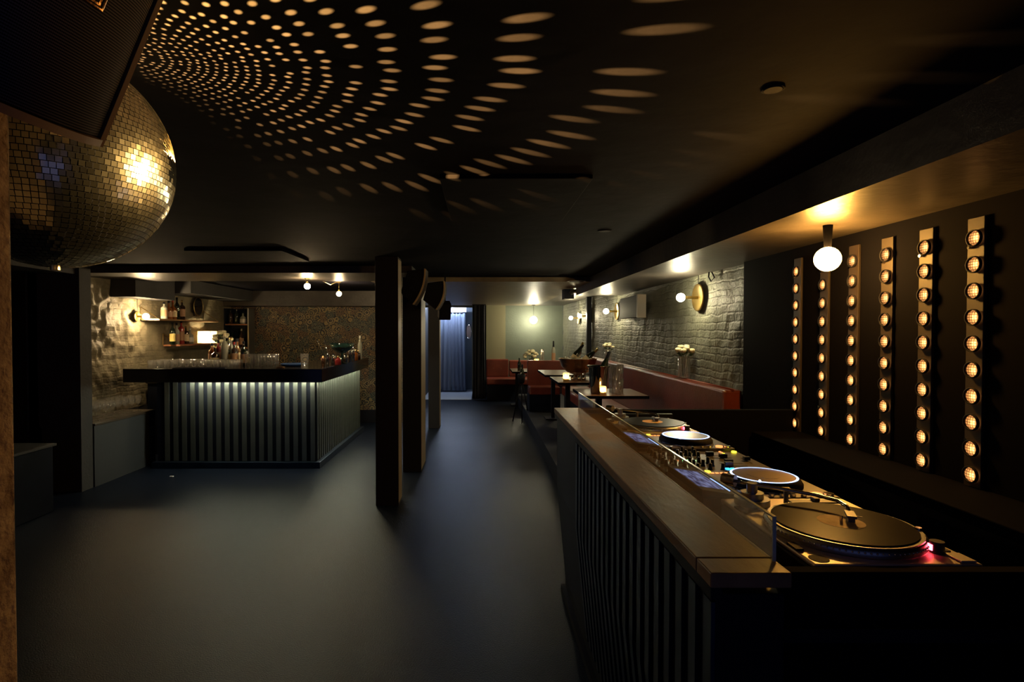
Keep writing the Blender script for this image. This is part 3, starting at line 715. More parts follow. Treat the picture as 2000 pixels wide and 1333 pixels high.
# bar stool behind the booth end
p = at(1960, 1077, Y=.86)
t = thing('bar_stool', 'black padded bar stool behind the near booth end, mostly dark', 'stool', (p.x + .09, .86, 0))
obj('seat', MB().lathe([(.0001, .76), (.19, .76), (.20, .79), (.19, .83), (.0001, .84)], n=28), m_rubber, t)
bk = MB(); pts = [(.19 * sin(a), -.19 * cos(a)) for a in [(-.9 + .15 * i) for i in range(13)]]
bk.prism(pts + [(x * .86, y * .86) for x, y in pts[::-1]], .90, p.z)
bk.xf(Matrix.Rotation(pi / 2, 4, 'Z'))
obj('backrest', bk, m_rubber, t, bevel=.008)
for a in range(4): obj('leg', MB().tube([(.12 * cos(a * pi / 2 + .78), .12 * sin(a * pi / 2 + .78), .76), (.2 * cos(a * pi / 2 + .78), .2 * sin(a * pi / 2 + .78), .005)], .012), m_steel, t)
for s in (-.5, .5): obj('back_post', MB().tube([(.17 * cos(s), .17 * sin(s), .80), (.175 * cos(s), .175 * sin(s), .96)], .010), m_steel, t)

# ------------------------------------------------------------------ the bar
t = thing('bar_counter', 'long black corner bar with underlit metal slats', 'bar counter', (-1.9, 6.35, 0))
ox, oy = -1.9, 6.35
TZ = 1.17
L = [(-4.05, 6.22), (-1.80, 6.22), (-1.80, 8.80), (-2.42, 8.80), (-2.42, 6.92), (-4.05, 6.92)]
obj('top', MB().prism([(x - ox, y - oy) for x, y in L], TZ - .155, TZ), m_bartop, t, bevel=.004, label='glossy black counter top')
Lb = [(-3.78, 6.42), (-1.93, 6.42), (-1.93, 8.72), (-2.28, 8.72), (-2.28, 6.80), (-3.78, 6.80)]
obj('body', MB().prism([(x - ox, y - oy) for x, y in Lb], .07, TZ - .156), m_blackwood, t)
Lp = [(-3.82, 6.36), (-1.87, 6.36), (-1.87, 8.78), (-2.2, 8.78), (-2.2, 6.85), (-3.82, 6.85)]
obj('foot_plinth', MB().prism([(x - ox, y - oy) for x, y in Lp], .001, .075), m_steel if 0 else m_darkslat, t, bevel=.004)
s1 = MB().box(-.026, .026, -.012, 0, .08, TZ - .157).mesh('slat', m_zinc)
s2 = MB().box(0, .012, -.026, .026, .08, TZ - .157).mesh('slat', m_zinc)
x = -1.935 - .03
n = 0
while x > -3.76: obj('slat', s1, None, t, loc=(x - ox, 6.419 - oy, 0)); x -= .0999
y = 6.46
while y < 8.70: obj('slat', s2, None, t, loc=(-1.929 - ox, y - oy, 0)); y += .085
m_led = emit('warm_white_led_strip', (1.0, 1.0, .72), 150.0)
obj('led_strip', box(-3.42 - ox, -1.95 - ox, 6.300 - oy, 6.312 - oy, TZ - .160, TZ - .1555), m_led, t, label='glowing strip light under the counter edge')
obj('led_strip', box(-1.835 - ox, -1.825 - ox, 6.45 - oy, 8.70 - oy, TZ - .160, TZ - .1555), m_led, t)

# generic lathe glass pieces
def tumbler(h=.09, r=.034, th=.002):
    return MB().lathe([(.0001, .004), (r * .78, .004), (r * .80, .0), (r * .86, .002), (r, h), (r - th, h), (r * .80, .012), (.0001, .010)], n=14)
tum_me = tumbler().mesh('tumbler', g_tumbler)
high_me = tumbler(.15, .035).mesh('highball_glass', g_clear)
pint_me = tumbler(.165, .047, .003).mesh('mixing_glass', g_clear)
wine_me = MB().lathe([(.0001, .002), (.034, 0), (.034, .002), (.006, .006), (.0035, .012), (.0035, .075), (.010, .085), (.034, .115), (.038, .14), (.032, .185), (.0305, .185), (.036, .14), (.032, .118), (.0001, .09)], n=14).mesh('wine_glass', g_clear)
def put(name, me, loc, label, cat, group, rz=0):
    o = obj(name, me, None, loc=loc); o.rotation_euler = (0, 0, rz); return tag(o, label, cat, group)
# tumblers on the bar, wine glasses on the ledge
for i in range(12):
    for j in range(4):
        put('tumbler', tum_me, (-3.80 + i * .083 + random.uniform(-.006, .006), 6.34 + j * .085 + random.uniform(-.006, .006), TZ + .0005), 'small clear tumbler standing in the crowd at the left of the bar top', 'glass', 'tumblers on the left bar top')
for i in range(8):
    for j in range(3):
        put('wine_glass', wine_me, (-4.26 + j * .10 + random.uniform(-.008, .008), 5.70 + i * .115 + random.uniform(-.01, .01), .651), 'clear stemmed glass on the dark ledge left of the bar', 'glass', 'stemmed glasses on the low ledge')
for i in range(5):
    for j in range(2):
        put('highball_glass', high_me, (-2.80 + i * .078, 6.60 + j * .08, TZ + .0005), 'clear tall glass in the middle of the bar, right of the bottles', 'glass', 'tall glasses mid bar')
put('mixing_glass', pint_me, (-2.04, 6.36, TZ + .0005), 'large empty clear mixing glass standing alone near the bar corner', 'glass', None)
tray = thing('serving_tray', 'blue rimmed round tray on the bar near its middle', 'tray', (-2.28, 6.70, TZ + .0005))
obj('tray_dish', MB().lathe([(.0001, .002), (.13, .002), (.16, .03), (.157, .031), (.128, .006), (.0001, .006)], n=32), mat('blue_plastic', (.03, .09, .28), .35), tray)
obj('ice', MB().sphere((0, 0, .02), .10, 16, sq=.12), g_clear, tray)
d = obj('coaster_dish', MB().lathe([(.0001, 0), (.04, 0), (.055, .012), (.052, .012), (.038, .003), (.0001, .003)], n=24), m_copper, loc=(-2.32, 6.36, TZ + .0005)); tag(d, 'small copper dish on the bar top left of the mixing glass', 'dish')
t = thing('silver_tray', 'long silver drip tray in front of the tumblers on the bar edge', 'tray', (-3.2, 6.262, TZ + .0005))
obj('tray_plate', box(-.30, .30, -.028, .028, 0, .006), m_steel, t, bevel=.002); obj('tray_rim', MB().box(-.30, .30, -.028, -.024, .006, .012).box(-.30, .30, .024, .028, .006, .012), m_steel, t)

# ------------------------------------------------------------------ bottles
def bottle_prof(kind, h):
    if kind == 'wine': return [(.0001, 0), (.034, 0), (.037, .004), (.037, h * .58), (.033, h * .66), (.016, h * .76), (.0135, h * .80), (.0135, h), (.0001, h)]
    if kind == 'champagne': return [(.0001, 0), (.040, 0), (.044, .005), (.044, h * .48), (.039, h * .58), (.022, h * .74), (.0145, h * .86), (.0150, h), (.0001, h)]
    if kind == 'spirit': return [(.0001, 0), (.038, 0), (.041, .004), (.041, h * .64), (.036, h * .70), (.014, h * .76), (.012, h * .80), (.012, h), (.0001, h)]
    return [(.0001, 0), (.046, 0), (.050, .005), (.050, h * .5), (.046, h * .58), (.015, h * .68), (.013, h * .9), (.013, h), (.0001, h)]
BM = {}
def bottle(loc, label, kind='spirit', h=.29, glassm=m_bb, lab=m_paper, cap=m_black, group=None, tilt=None, foil=0.2, pour=False):
    t = thing('bottle', label, 'bottle', loc, group=group, rot=tilt)
    key = (kind, h, glassm.name)
    if key not in BM: BM[key] = MB().lathe(bottle_prof(kind, h), n=16).mesh('bottle_glass', glassm)
    obj('bottle_glass', BM[key], None, t)
    pr = bottle_prof(kind, h); r = pr[3][0] + .0008; zt = pr[3][1]
    if lab: obj('paper_label', MB().lathe([(r, zt * .25), (r, zt * .85)], n=16), lab, t)
    rn = pr[-2][0] + .001
    fz = h * (1 - foil)
    if foil > .25: obj('foil', MB().lathe([(.0225, fz), (rn + .001, h * .86), (rn + .001, h), (.0001, h + .002)], n=16), cap, t)
    else: obj('cap', MB().lathe([(rn, h * .9), (rn, h + .004), (.0001, h + .004)], n=12), cap, t)
    if pour: obj('pourer', MB().tube([(0, 0, h), (0, 0, h + .03), (.012, 0, h + .05)], .004, 6), m_chrome, t)
    return t
m_lab2 = mat('tan_label', (.42, .24, .14), .6); m_lab3 = mat('yellow_label', (.75, .6, .2), .6); m_redcap = mat('red_cap', (.35, .03, .02), .4); m_lab4 = mat('white_label', (.75, .74, .68), .6)
# cluster at the back of the bar: x px, y depth, description
cl = [(416, 6.84, 'spirit', .27, m_ba, m_lab2, m_black, 'amber bottle with tan label, leftmost of the bar-top bottle cluster'),
      (422, 6.72, 'round', .25, m_bb, m_paper, m_gold, 'squat brown bottle with cream label at the left front of the cluster'),
      (430, 6.86, 'spirit', .31, m_br, m_lab2, m_black, 'red bottle with tan label in the bar-top cluster'),
      (433, 6.74, 'spirit', .24, m_bb, m_lab3, m_redcap, 'short brown bottle with yellow label and red cap in the cluster'),
      (441, 6.86, 'spirit', .40, m_bw, None, m_paper, 'tallest pale bottle rising above the bar-top cluster'),
      (446, 6.70, 'spirit', .26, m_bg, m_lab3, m_gold, 'dark green bottle with yellow label at the front of the cluster'),
      (449, 6.84, 'wine', .35, m_bw, m_lab4, m_gold, 'clear tall bottle with white label beside the tallest one'),
      (456, 6.74, 'spirit', .29, m_bb, m_lab2, m_redcap, 'brown bottle with tan label and red cap, right of middle in the cluster'),
      (459, 6.86, 'wine', .33, m_ba, m_paper, m_black, 'slender amber wine-shaped bottle in the cluster'),
      (464, 6.70, 'round', .22, m_bb, m_lab4, m_black, 'squat brown bottle with white label at the right of the cluster'),
      (470, 6.84, 'wine', .30, m_bg, m_lab2, m_black, 'dark green bottle with tan label, rightmost of the cluster'),
      (478, 6.72, 'spirit', .20, m_bw, m_lab3, m_black, 'small pale bottle with yellow label right of the cluster')]
for i, (px, Y, kd, h, g, lb, cp, la) in enumerate(cl):
    px = 414 + 6.2 * i; Y = (6.86, 6.66, 6.76)[i % 3]
    q = at(px, 700, Y=Y); bottle((q.x, Y, TZ + .0005), la, kd, h, g, lb, cp, 'bottles on the bar top')
# wall shelves with bottles on the left bar wall
def shelf(y0, y1, z, label, mtop):
    t = thing('wall_shelf', label, 'shelf', (-4.33, y0, z))
    obj('board', box(0.005, .235, 0, y1 - y0, -.022, 0), mtop, t, bevel=.002)
    for yy in (.0, y1 - y0):
        obj('bracket', MB().tube([(.0, yy, .15), (.0, yy, -.01), (.235, yy, -.01), (.0, yy, .15)], .0045, 6), m_brass, t)
    return t
m_shelf = mat('copper_edged_board', (.38, .16, .09), .4)
shelf(7.50, 8.75, 1.412, 'lower shelf with bottles on the left bar wall', m_shelf)
shelf(7.02, 8.60, 1.755, 'upper shelf with bottles on the left bar wall', m_wood)
sh = [(337, 1.412, 'wine', .30, m_bg, m_lab3, m_black, 'dark wine bottle with yellow label, leftmost on the lower shelf'),
      (345, 1.412, 'wine', .29, m_bw, m_lab2, m_black, 'clear bottle with tan label, second from left on the lower shelf'),
      (354, 1.412, 'spirit', .33, m_br, m_lab2, m_black, 'red bottle in the middle of the lower shelf'),
      (363, 1.412, 'spirit', .25, m_bb, m_paper, m_gold, 'brown bottle with cream label, second from right on the lower shelf'),
      (371, 1.412, 'round', .22, m_bw, m_lab4, m_lab4, 'white round bottle at the right end of the lower shelf'),
      (321, 1.755, 'spirit', .22, m_bw, m_lab2, m_black, 'small clear bottle at the left end of the upper shelf'),
      (330, 1.755, 'round', .24, m_ba, m_lab2, m_black, 'squat amber bottle, second from left on the upper shelf'),
      (338, 1.755, 'round', .26, m_ba, m_paper, m_redcap, 'squat amber bottle with cream label on the upper shelf'),
      (346, 1.755, 'wine', .30, m_bg, None, m_black, 'dark unlabelled bottle, second from right on the upper shelf'),
      (356, 1.755, 'spirit', .27, m_bb, m_lab2, m_gold, 'brown bottle with tan label at the right end of the upper shelf')]
for px, z, kd, h, g, lb, cp, la in sh:
    q = at(px, 650, X=-4.19); bottle((-4.19, q.y, z + .0005), la, kd, h, g, lb, cp, 'bottles on the left wall shelves')
# shelf unit against the wallpaper, at its left end
t = thing('shelf_unit', 'dark shelf unit with two reddish boards at the left of the wallpaper', 'shelf', (-4.14, 9.42, 0))
for s in (-.20, .20): obj('upright', box(s - .012, s + .012, -.10, .14, .9, 1.98), m_steel if s > 0 else m_blackwood, t)
for z in (1.715, 1.32): obj('board', box(-.187, .187, -.10, .14, z - .02, z), m_shelf, t)
obj('back_panel', box(-.187, .187, .141, .15, .9, 1.98), m_blackwood, t)
obj('base_cabinet', box(-.212, .212, -.12, .15, .001, .899), m_blackwood, t)
for i, (x, z, kd, h, g, lb, cp, la) in enumerate([(-4.27, 1.715, 'spirit', .24, m_bb, None, m_chrome, 'dark bottle with silver cap, left on the top board of the shelf unit'), (-4.17, 1.715, 'spirit', .26, m_bg, None, m_chrome, 'dark green bottle with silver cap, middle of the top board of the shelf unit'),
        (-4.06, 1.715, 'round', .20, m_bw, m_lab4, m_black, 'squat pale bottle with white label, right on the top board of the shelf unit'), (-4.24, 1.32, 'wine', .27, m_bg, None, m_black, 'dark wine bottle, left on the lower board of the shelf unit'), (-4.09, 1.32, 'wine', .31, m_bb, m_lab2, m_bw, 'brown bottle with tan label, right on the lower board of the shelf unit')]):
    bottle((x, 9.40, z + .0005), la, kd, h, g, lb, cp, 'bottles in the shelf unit')
# things on the side counter
for px, Y, h, la in ((631, 6.62, .13, 'slim copper jigger, nearest on the side counter'), (640, 6.75, .17, 'tall silver shaker tin, second on the side counter'), (651, 7.0, .14, 'silver jigger in front of the glass bowl'), (676, 7.35, .13, 'silver bar tin right of the glass bowl'), (684, 7.55, .20, 'tall silver shaker, middle of the side counter'), (690, 7.75, .20, 'tall silver shaker behind the middle of the side counter')):
    q = at(px, 700, Y=Y); t = thing('bar_tin', la, 'shaker', (q.x, Y, TZ + .0005), group='metal bar tools on the side counter')
    mm = m_copper if 'copper' in la else m_chrome
    obj('cup', MB().lathe([(.0001, 0), (.020, 0), (.026, h * .75), (.024, h * .78)], n=16), mm, t)
    obj('lid', MB().lathe([(.024, h * .78), (.018, h * .9), (.010, h * .92), (.010, h), (.0001, h)], n=16), mm, t)
q = at(645, 705, Y=6.9)
for i, a in enumerate((-.35, -.22)):
    tag(obj('bar_spoon', MB().tube([(0, 0, .002), (a * .42, 0, .30)], .003, 6).sphere((a * .42, 0, .30), .008, 8), m_chrome, loc=(q.x - .02 + i * .03, 6.93, TZ)), ('long silver bar spoon leaning left' if i == 0 else 'second long bar spoon, more upright') + ' beside the glass bowl', 'spoon', 'bar spoons')
q = at(668, 690, Y=7.15)
t = thing('glass_bowl', 'wide dark teal glass bowl on a foot, on the side counter', 'bowl', (q.x, 7.15, TZ + .0005))
obj('bowl_dish', MB().lathe([(.0001, .14), (.05, .145), (.12, .19), (.165, .27), (.160, .27), (.115, .195), (.0001, .155)], n=32), g_bluebowl, t)
obj('bowl_foot', MB().lathe([(.0001, 0), (.07, 0), (.07, .01), (.015, .03), (.015, .13), (.05, .145)], n=24), g_bluebowl, t)
obj('ice', MB().sphere((0, 0, .235), .12, 14, sq=.25), mat('crushed_ice', (.35, .42, .42), .15, bump=1.0, bscale=60), t)
for i, (px, Y, h, g, la) in enumerate(((660, 6.93, .11, m_br, 'small red bitters bottle on the side counter'), (668, 7.52, .12, m_bb, 'small brown bitters bottle on the side counter'), (694, 8.0, .15, m_ba, 'small amber bottle behind the shakers'), (699, 8.2, .14, m_bb, 'small brown bottle behind the shakers, next to the clear one'))):
    q = at(px, 700, Y=Y); bottle((q.x, Y, TZ + .0005), la, 'spirit', h, g, None, m_gold, 'small bottles on the side counter')
q = at(703, 700, Y=8.5); bottle((q.x, 8.5, TZ + .0005), 'tall clear bottle at the far end of the side counter', 'wine', .35, m_bw, None, m_lab4)

# ------------------------------------------------------------------ bulbs and sconces
def sconce(loc, side, label, bm, disc=.122, group=None, cord=None, br=.038, out=.165, name='wall_sconce'):
    t = thing(name, label, 'wall lamp', loc, group=group)
    s = side
    R = Matrix.Rotation(s * pi / 2, 4, 'Y')
    obj('reflector_disc', MB().lathe([(.0001, .002), (disc, .002), (disc + .004, .010), (disc, .018), (disc * .9, .012), (.0001, .009)], n=40).xf(R), m_brass, t)
    obj('socket', MB().cyl(0, 0, .010, out - br * .9, .014, 16).xf(R), m_brass, t)
    obj('bulb', MB().sphere((0, 0, 0), br, 20), bm, t, loc=(s * out, 0, 0))
    if cord: obj('cord', MB().tube([(s * .006, .01, 0), (s * .004, .012, cord * .5), (s * .006, .0, cord)], .003, 6), m_black, t)
    return t
for (px, py, lab) in ((1365, 581, 'nearest brass disc wall lamp on the brick wall'), (1206, 608, 'second brass disc wall lamp on the brick wall, left of the wall unit'), (1150, 617, 'third brass disc wall lamp, just beyond the dark post'), (1131, 621, 'farthest brass disc wall lamp on the brick wall near the corner')):
    q = at(px, py, X=1.975)
    sconce((1.975, q.y, q.z), -1, lab, m_bulb, group='brass disc lamps on the right wall', cord=SZ - q.z - .004 if q.y < 7.9 else 2.213 - q.z)
q = at(267, 618, X=-4.31)
sconce((-4.31, q.y, q.z), 1, 'small wall lamp with bare bulb on the rough left bar wall', m_bulb2, disc=.06, cord=2.0 - q.z + .02, out=.115)
# square shade lamp on the left wall, deeper in
q = at(405, 658, X=-4.20)
t = thing('shaded_wall_lamp', 'square cream shaded lamp glowing by the flowers behind the bar', 'wall lamp', (-4.20, q.y, q.z))
m_shade = None
def shade_mat():
    t_ = NT('cream_lamp_shade'); a = t_.n('ShaderNodeBsdfTranslucent'); a.inputs[0].default_value = (.9, .7, .35, 1); b = t_.n('ShaderNodeBsdfDiffuse'); b.inputs[0].default_value = (.8, .65, .4, 1)
    m_ = t_.n('ShaderNodeMixShader'); m_.inputs[0].default_value = .4; t_.link(a.outputs[0], m_.inputs[1]); t_.link(b.outputs[0], m_.inputs[2]); t_.link(m_.outputs[0], t_.out.inputs[0]); return t_.m
m_shade = shade_mat()
sm = MB().add([(-.10, -.10, -.09), (.10, -.10, -.09), (.10, .10, -.09), (-.10, .10, -.09), (-.10, -.10, .09), (.10, -.10, .09), (.10, .10, .09), (-.10, .10, .09)], [(0, 1, 5, 4), (1, 2, 6, 5), (2, 3, 7, 6), (3, 0, 4, 7)])
obj('lamp_shade', sm, m_shade, t)
obj('bulb', MB().sphere((0, 0, -.01), .024, 16), emit('shaded_bulb_glow', (1, .78, .42), 700), t)
obj('wall_arm', MB().tube([(-.14, 0, -.02), (-.05, 0, -.02), (0, 0, -.035)], .006), m_brass, t)
# two bare bulbs hanging above the side counter
for (px, py, lab) in ((600, 557, 'nearer of the two bare bulbs above the side counter'), (662, 572, 'farther of the two bare bulbs above the side counter')):
    q = at(px, py, Z=2.12)
    cz = 2.2 if q.y < 6.68 else CZ
    t = thing('pendant_bulb', lab, 'lamp', (q.x, q.y, cz), group='bare bulbs over the bar')
    obj('ceiling_rose', MB().cyl(0, 0, -.010, -.001, .03, 16), m_brass, t)
    obj('cord', MB().tube([(0, 0, -.01), (0, 0, 2.155 - cz)], .003, 6), m_brass, t)
    obj('socket', MB().cyl(0, 0, 2.138 - cz, 2.16 - cz, .013, 12), m_brass, t)
    obj('bulb', MB().sphere((0, 0, 2.108 - cz), .034, 20), m_bulb2, t)
tag(obj('looped_cable', MB().tube([(-2.0, 6.72, 2.262), (-1.99, 6.95, 2.222), (-1.98, 7.25, 2.205), (-1.965, 7.5, 2.262)], .004, 6), m_brass), 'thin cable looping along the ceiling between the two bare bulbs', 'cable')
q = at(1042, 625, Y=13.1)
t = thing('pendant_globe', 'round glowing globe lamp hanging before the green back wall', 'lamp', (q.x, 13.1, 2.215))
obj('globe', MB().sphere((0, 0, q.z - 2.215), .085, 24), m_pend, t)
obj('cord', MB().tube([(0, 0, -.001), (0, 0, q.z - 2.215 + .085)], .004, 6), m_black, t)
obj('ceiling_rose', MB().cyl(0, 0, -.012, -.001, .04, 16), m_black, t)

# round mirror and wall flowers in the bar
q = at(387, 600, X=-4.29)
t = thing('round_mirror', 'round dark mirror with thin frame on the left bar wall', 'mirror', (-4.29, q.y, q.z + .01))
obj('frame', MB().lathe([(.135, 0), (.142, .006), (.135, .012), (.130, .006), (.135, 0)], n=40).xf(Matrix.Rotation(pi / 2, 4, 'Y')), m_brass, t)
obj('mirror_glass', MB().cyl(0, 0, .002, .006, .131, 40).xf(Matrix.Rotation(pi / 2, 4, 'Y')), mat('dark_mirror', (.10, .10, .11), .08, 1), t)
def rose(mb, c, r):
    for k in range(4):
        rr = r * (1 - .2 * k); n = 7 - k
        for i in range(n):
            a = 2 * pi * i / n + k * .7; p = Vector((c[0] + rr * .42 * cos(a), c[1] + rr * .42 * sin(a), c[2] + r * .12 * k))
            mb.sphere(p, rr * .52, 8, sq=1.0)
def flowers(loc, label, n, spread, vh, vr, vm, r=.034, hs=.05):
    t = thing('flower_vase', label, 'flowers', loc)
    obj('vase', MB().lathe([(.0001, .004), (vr * .9, .002), (vr, .01), (vr, vh), (vr - .003, vh), (vr - .003, .015), (.0001, .012)], n=24), vm, t)
    st = MB(); lf = MB(); 
    for i in range(n):
        a = 2.4 * i; d_ = spread * sqrt((i + .5) / n); x, y = d_ * cos(a), d_ * sin(a); z = vh + .04 + hs * (1 - (d_ / spread) ** 2) + random.uniform(-.012, .012)
        b = MB(); rose(b, (0, 0, 0), r); obj('rose', b, m_ivory, t, loc=(x, y, z))
        st.tube([(x * .25, y * .25, .02), (x * .5, y * .5, vh), (x, y, z - .01)], .0025, 5)
        lf.sphere((x * .9, y * .9, z - .035), .018, 6, sq=.5)
    obj('stems', st, m_leaf, t); obj('leaves', lf, m_leaf, t)
    return t
flowers((1.90, 5.16, 1.1575), 'glass vase of cream roses on the banquette back nearest the camera', 9, .085, .205, .055, g_clear)
flowers((1.90, 8.25, 1.1575), 'cream roses behind the ice bucket, farther along the banquette back', 7, .075, .16, .05, g_clear)
t = thing('back_counter', 'dark back counter under the shelves on the left bar wall', 'counter', (-3.95, 8.1, 0))
obj('worktop', box(-.38, .36, -1.0, 1.15, .92, .95), m_bartop, t, bevel=.003)
for k in range(3): 
    c_ = obj('cabinet', box(-.36, .33, -.99 + k * .71, -.29 + k * .71, .001, .919), m_blackwood, t); obj('handle', MB().tube([(.35, -.9 + k * .71, .8), (.35, -.4 + k * .71, .8)], .008), m_steel, c_)
q = at(433, 640, Y=7.9)
flowers((q.x, 7.9, .9505), 'tall vase of yellow-cream flowers on the back counter beside the shaded lamp', 12, .14, .44, .06, m_bw, r=.042, hs=.16)

# ------------------------------------------------------------------ doorway, curtain, drape
def drape(name, label, x0, x1, Y, z0, z1, m, amp, waves, phase=0, lean=0, cat='curtain'):
    n = waves * 12; vs = []; fs = []; H = 16
    for j in range(H + 1):
        f = j / H
        for i in range(n + 1):
            u = i / n
            x = x0 + (x1 - x0) * u + .012 * sin(u * 9 + f * 3)
            y = Y + amp * (1 - .35 * f) * sin(2 * pi * waves * u + phase + .8 * sin(u * 7 + 1.5 * f)) + lean * (1 - f)
            vs.append((x, y, z0 + (z1 - z0) * f))
    for j in range(H):
        for i in range(n): a = j * (n + 1) + i; fs.append((a, a + 1, a + n + 2, a + n + 1))
    t = thing(name, label, cat, ((x0 + x1) / 2, Y, z0))
    o = obj('fabric', MB().add([(v[0] - (x0 + x1) / 2, v[1] - Y, v[2] - z0) for v in vs], fs, 0, True), m, t)
    s = o.modifiers.new('thickness', 'SOLIDIFY'); s.thickness = .006
    return t
t = drape('door_curtain', 'slate blue curtain lit from above in the far doorway', -1.36, -.40, 14.3, .04, 2.08, m_curtain, .035, 9)
obj('pelmet', box(-.49, .49, -.05, .05, 2.04, 2.16), m_white, t, label='white curtain rail box')
t = drape('black_drape', 'black gathered drape between the doorway and the red corner seat', -.20, .095, 12.75, .02, 2.19, m_fabric, .035, 4)
obj('rail', box(-.158, .158, -.02, .02, 2.17, 2.19), m_black, t)
t = thing('ceiling_tube_light', 'cold white tube light above the far blue curtain', 'ceiling light', (-.80, 14.02, 2.24))
obj('tube', MB().tube([(-.45, 0, 0), (.45, 0, 0)], .016, 10), emit('cold_tube_glow', (.62, .75, 1.0), 220), t)
obj('fitting', box(-.47, .47, -.03, .03, .018, .03), m_white, t)
q = at(916, 648, Y=13.35)
t = thing('round_wall_disc', 'round framed mirror beside the far doorway', 'mirror', (q.x, 13.37, q.z)); t.rotation_euler = (0, 0, radians(-68))
obj('frame', MB().lathe([(.165, 0), (.175, .008), (.165, .016), (.158, .008), (.165, 0)], n=36).xf(Matrix.Rotation(pi / 2, 4, 'X')), m_chrome, t)
obj('mirror_glass', MB().cyl(0, 0, .002, .008, .159, 36).xf(Matrix.Rotation(pi / 2, 4, 'X')), m_copper, t)

# ------------------------------------------------------------------ banquettes
t = thing('banquette', 'long oxblood leather banquette along the right brick wall', 'banquette', (1.9, 7.1, .2))
obj('backrest', box(-.06, .085, -2.92, 2.38, .40, .948), m_leather, t, bevel=.02)
obj('top_roll', MB().tube([(.01, -2.92, .945), (.01, 2.38, .945)], .012, 8), m_leather, t)
for y0, y1 in ((-2.92, -1.0), (-.98, .7), (.72, 2.38)): obj('seat_cushion', box(-.52, -.065, y0, y1, .30, .445), m_leather, t, bevel=.025)
obj('base', box(-.47, .08, -2.92, 2.38, .001, .30), m_blackwood, t)
t = thing('banquette', 'short oxblood bench standing across, behind the farther tables', 'banquette', (1.30, 10.0, .2))
obj('backrest', box(-.46, .44, -.0, .12, .40, .86), m_leather, t, bevel=.02)
obj('seat_cushion', box(-.46, .08, -.42, -.005, .28, .42), m_leather, t, bevel=.025)
obj('base', box(-.46, .08, -.40, .10, .001, .28), m_blackwood, t)
t = thing('banquette', 'red leather corner seat with buttoned back by the green back wall', 'banquette', (.95, 13.0, 0))
obj('seat_cushion', box(-.83, 1.0, -.42, .20, .36, .50), m_leather, t, bevel=.03)
obj('base', box(-.82, 1.0, -.34, .20, .001, .36), m_blackwood, t)
for i, (x0, x1) in enumerate(((-.83, -.30), (-.28, .22), (.24, .98))):
    b = obj('back_cushion', box(x0, x1, .205 if x0 > -.5 else .14, .34 if x0 > -.5 else .30, .50, .92 - .03 * i), m_leather, t, bevel=.025)
    for dx in (.17, .35): obj('button', MB().sphere((x0 + dx, .202 if x0 > -.5 else .137, .70), .012, 8), m_leather, b)
# dark post at the brick wall and pipe, junction box
tag(obj('wall_post', box(1.90, 1.985, 9.93, 10.02, .95 + .2, 2.213), m_blackwood), 'narrow dark post against the brick wall behind the tables', 'post')
tag(obj('ceiling_pipe', MB().tube([(1.30, 8.02, 2.14), (1.32, 8.0, 2.168), (1.36, 8.0, 2.175), (1.95, 8.0, 2.175)], .03, 10), m_soffit), 'painted pipe running across under the ceiling at the soffit end', 'pipe')
tag(obj('ceiling_box', box(1.22, 1.36, 8.1, 8.35, 2.07, 2.213), m_blackwood), 'small dark box under the lowered ceiling at the pipe bend', 'box')
t = thing('wall_unit', 'black box unit with pale end mounted high on the brick wall', 'wall unit', (1.90, 6.97, 1.895))
obj('casing', box(-.035, .060, -.36, .45, -.135, .135), m_black, t, bevel=.004)
obj('end_cap', box(-.042, .062, -.405, -.361, -.140, .140), mat('pale_grey_plastic', (.42, .38, .32), .6), t, bevel=.004, label='pale grey end cap')
obj('bracket', box(.060, .085, -.05, .05, -.05, .05), m_steel, t)
tag(obj('wire', MB().tube([(1.97, 4.78, 2.105), (1.95, 4.74, 2.06), (1.955, 4.70, 2.02), (1.965, 4.66, 2.05), (1.96, 4.70, 2.10)], .006, 6), m_black), 'black loop of cable hanging from the soffit by the nearest brass lamp', 'cable')

# ------------------------------------------------------------------ tables
def table(x0, x1, y0, y1, z, label, z0=.2):
    cx, cy = (x0 + x1) / 2, (y0 + y1) / 2; w_, d_ = (x1 - x0) / 2, (y1 - y0) / 2
    t = thing('table', label, 'table', (cx, cy, z0), group='dark wood tables in the seating row')
    h = z - z0
    obj('tabletop', box(-w_, w_, -d_, d_, h - .028, h), m_table, t, bevel=.003)
    obj('edge_band', MB().box(-w_ - .004, w_ + .004, -d_ - .004, -d_ - .0005, h - .032, h - .0015).box(-w_ - .004, w_ + .004, d_ + .0005, d_ + .004, h - .032, h - .0015).box(-w_ - .004, -w_ - .0005, -d_, d_, h - .032, h - .0015).box(w_ + .0005, w_ + .004, -d_, d_, h - .032, h - .0015), m_matte, t)
    obj('pedestal', MB().box(-.14, -.08, -.03, .03, .02, h - .028), m_black, t)
    obj('base_plate', MB().box(-.24, .02, -.16, .16, 0.001, .02), m_black, t, bevel=.004)
    return t
TT = .94
table(1.05, 1.70, 5.58, 6.28, TT, 'nearest table, carrying the champagne bucket and stacked glasses')
table(.985, 1.58, 7.02, 7.92, TT, 'second table from the camera, carrying the copper bowl')
table(.955, 1.55, 8.22, 9.30, TT, 'third table from the camera, empty and behind the copper bowl', )
t4 = table(.935, 1.50, 10.45, 11.2, TT, 'fourth table, carrying a candle and a tall bottle')
table(.64, 1.10, 11.3, 12.3, .76, 'lowest table, in front of the red corner seat', z0=0.0 if 0 else .001)
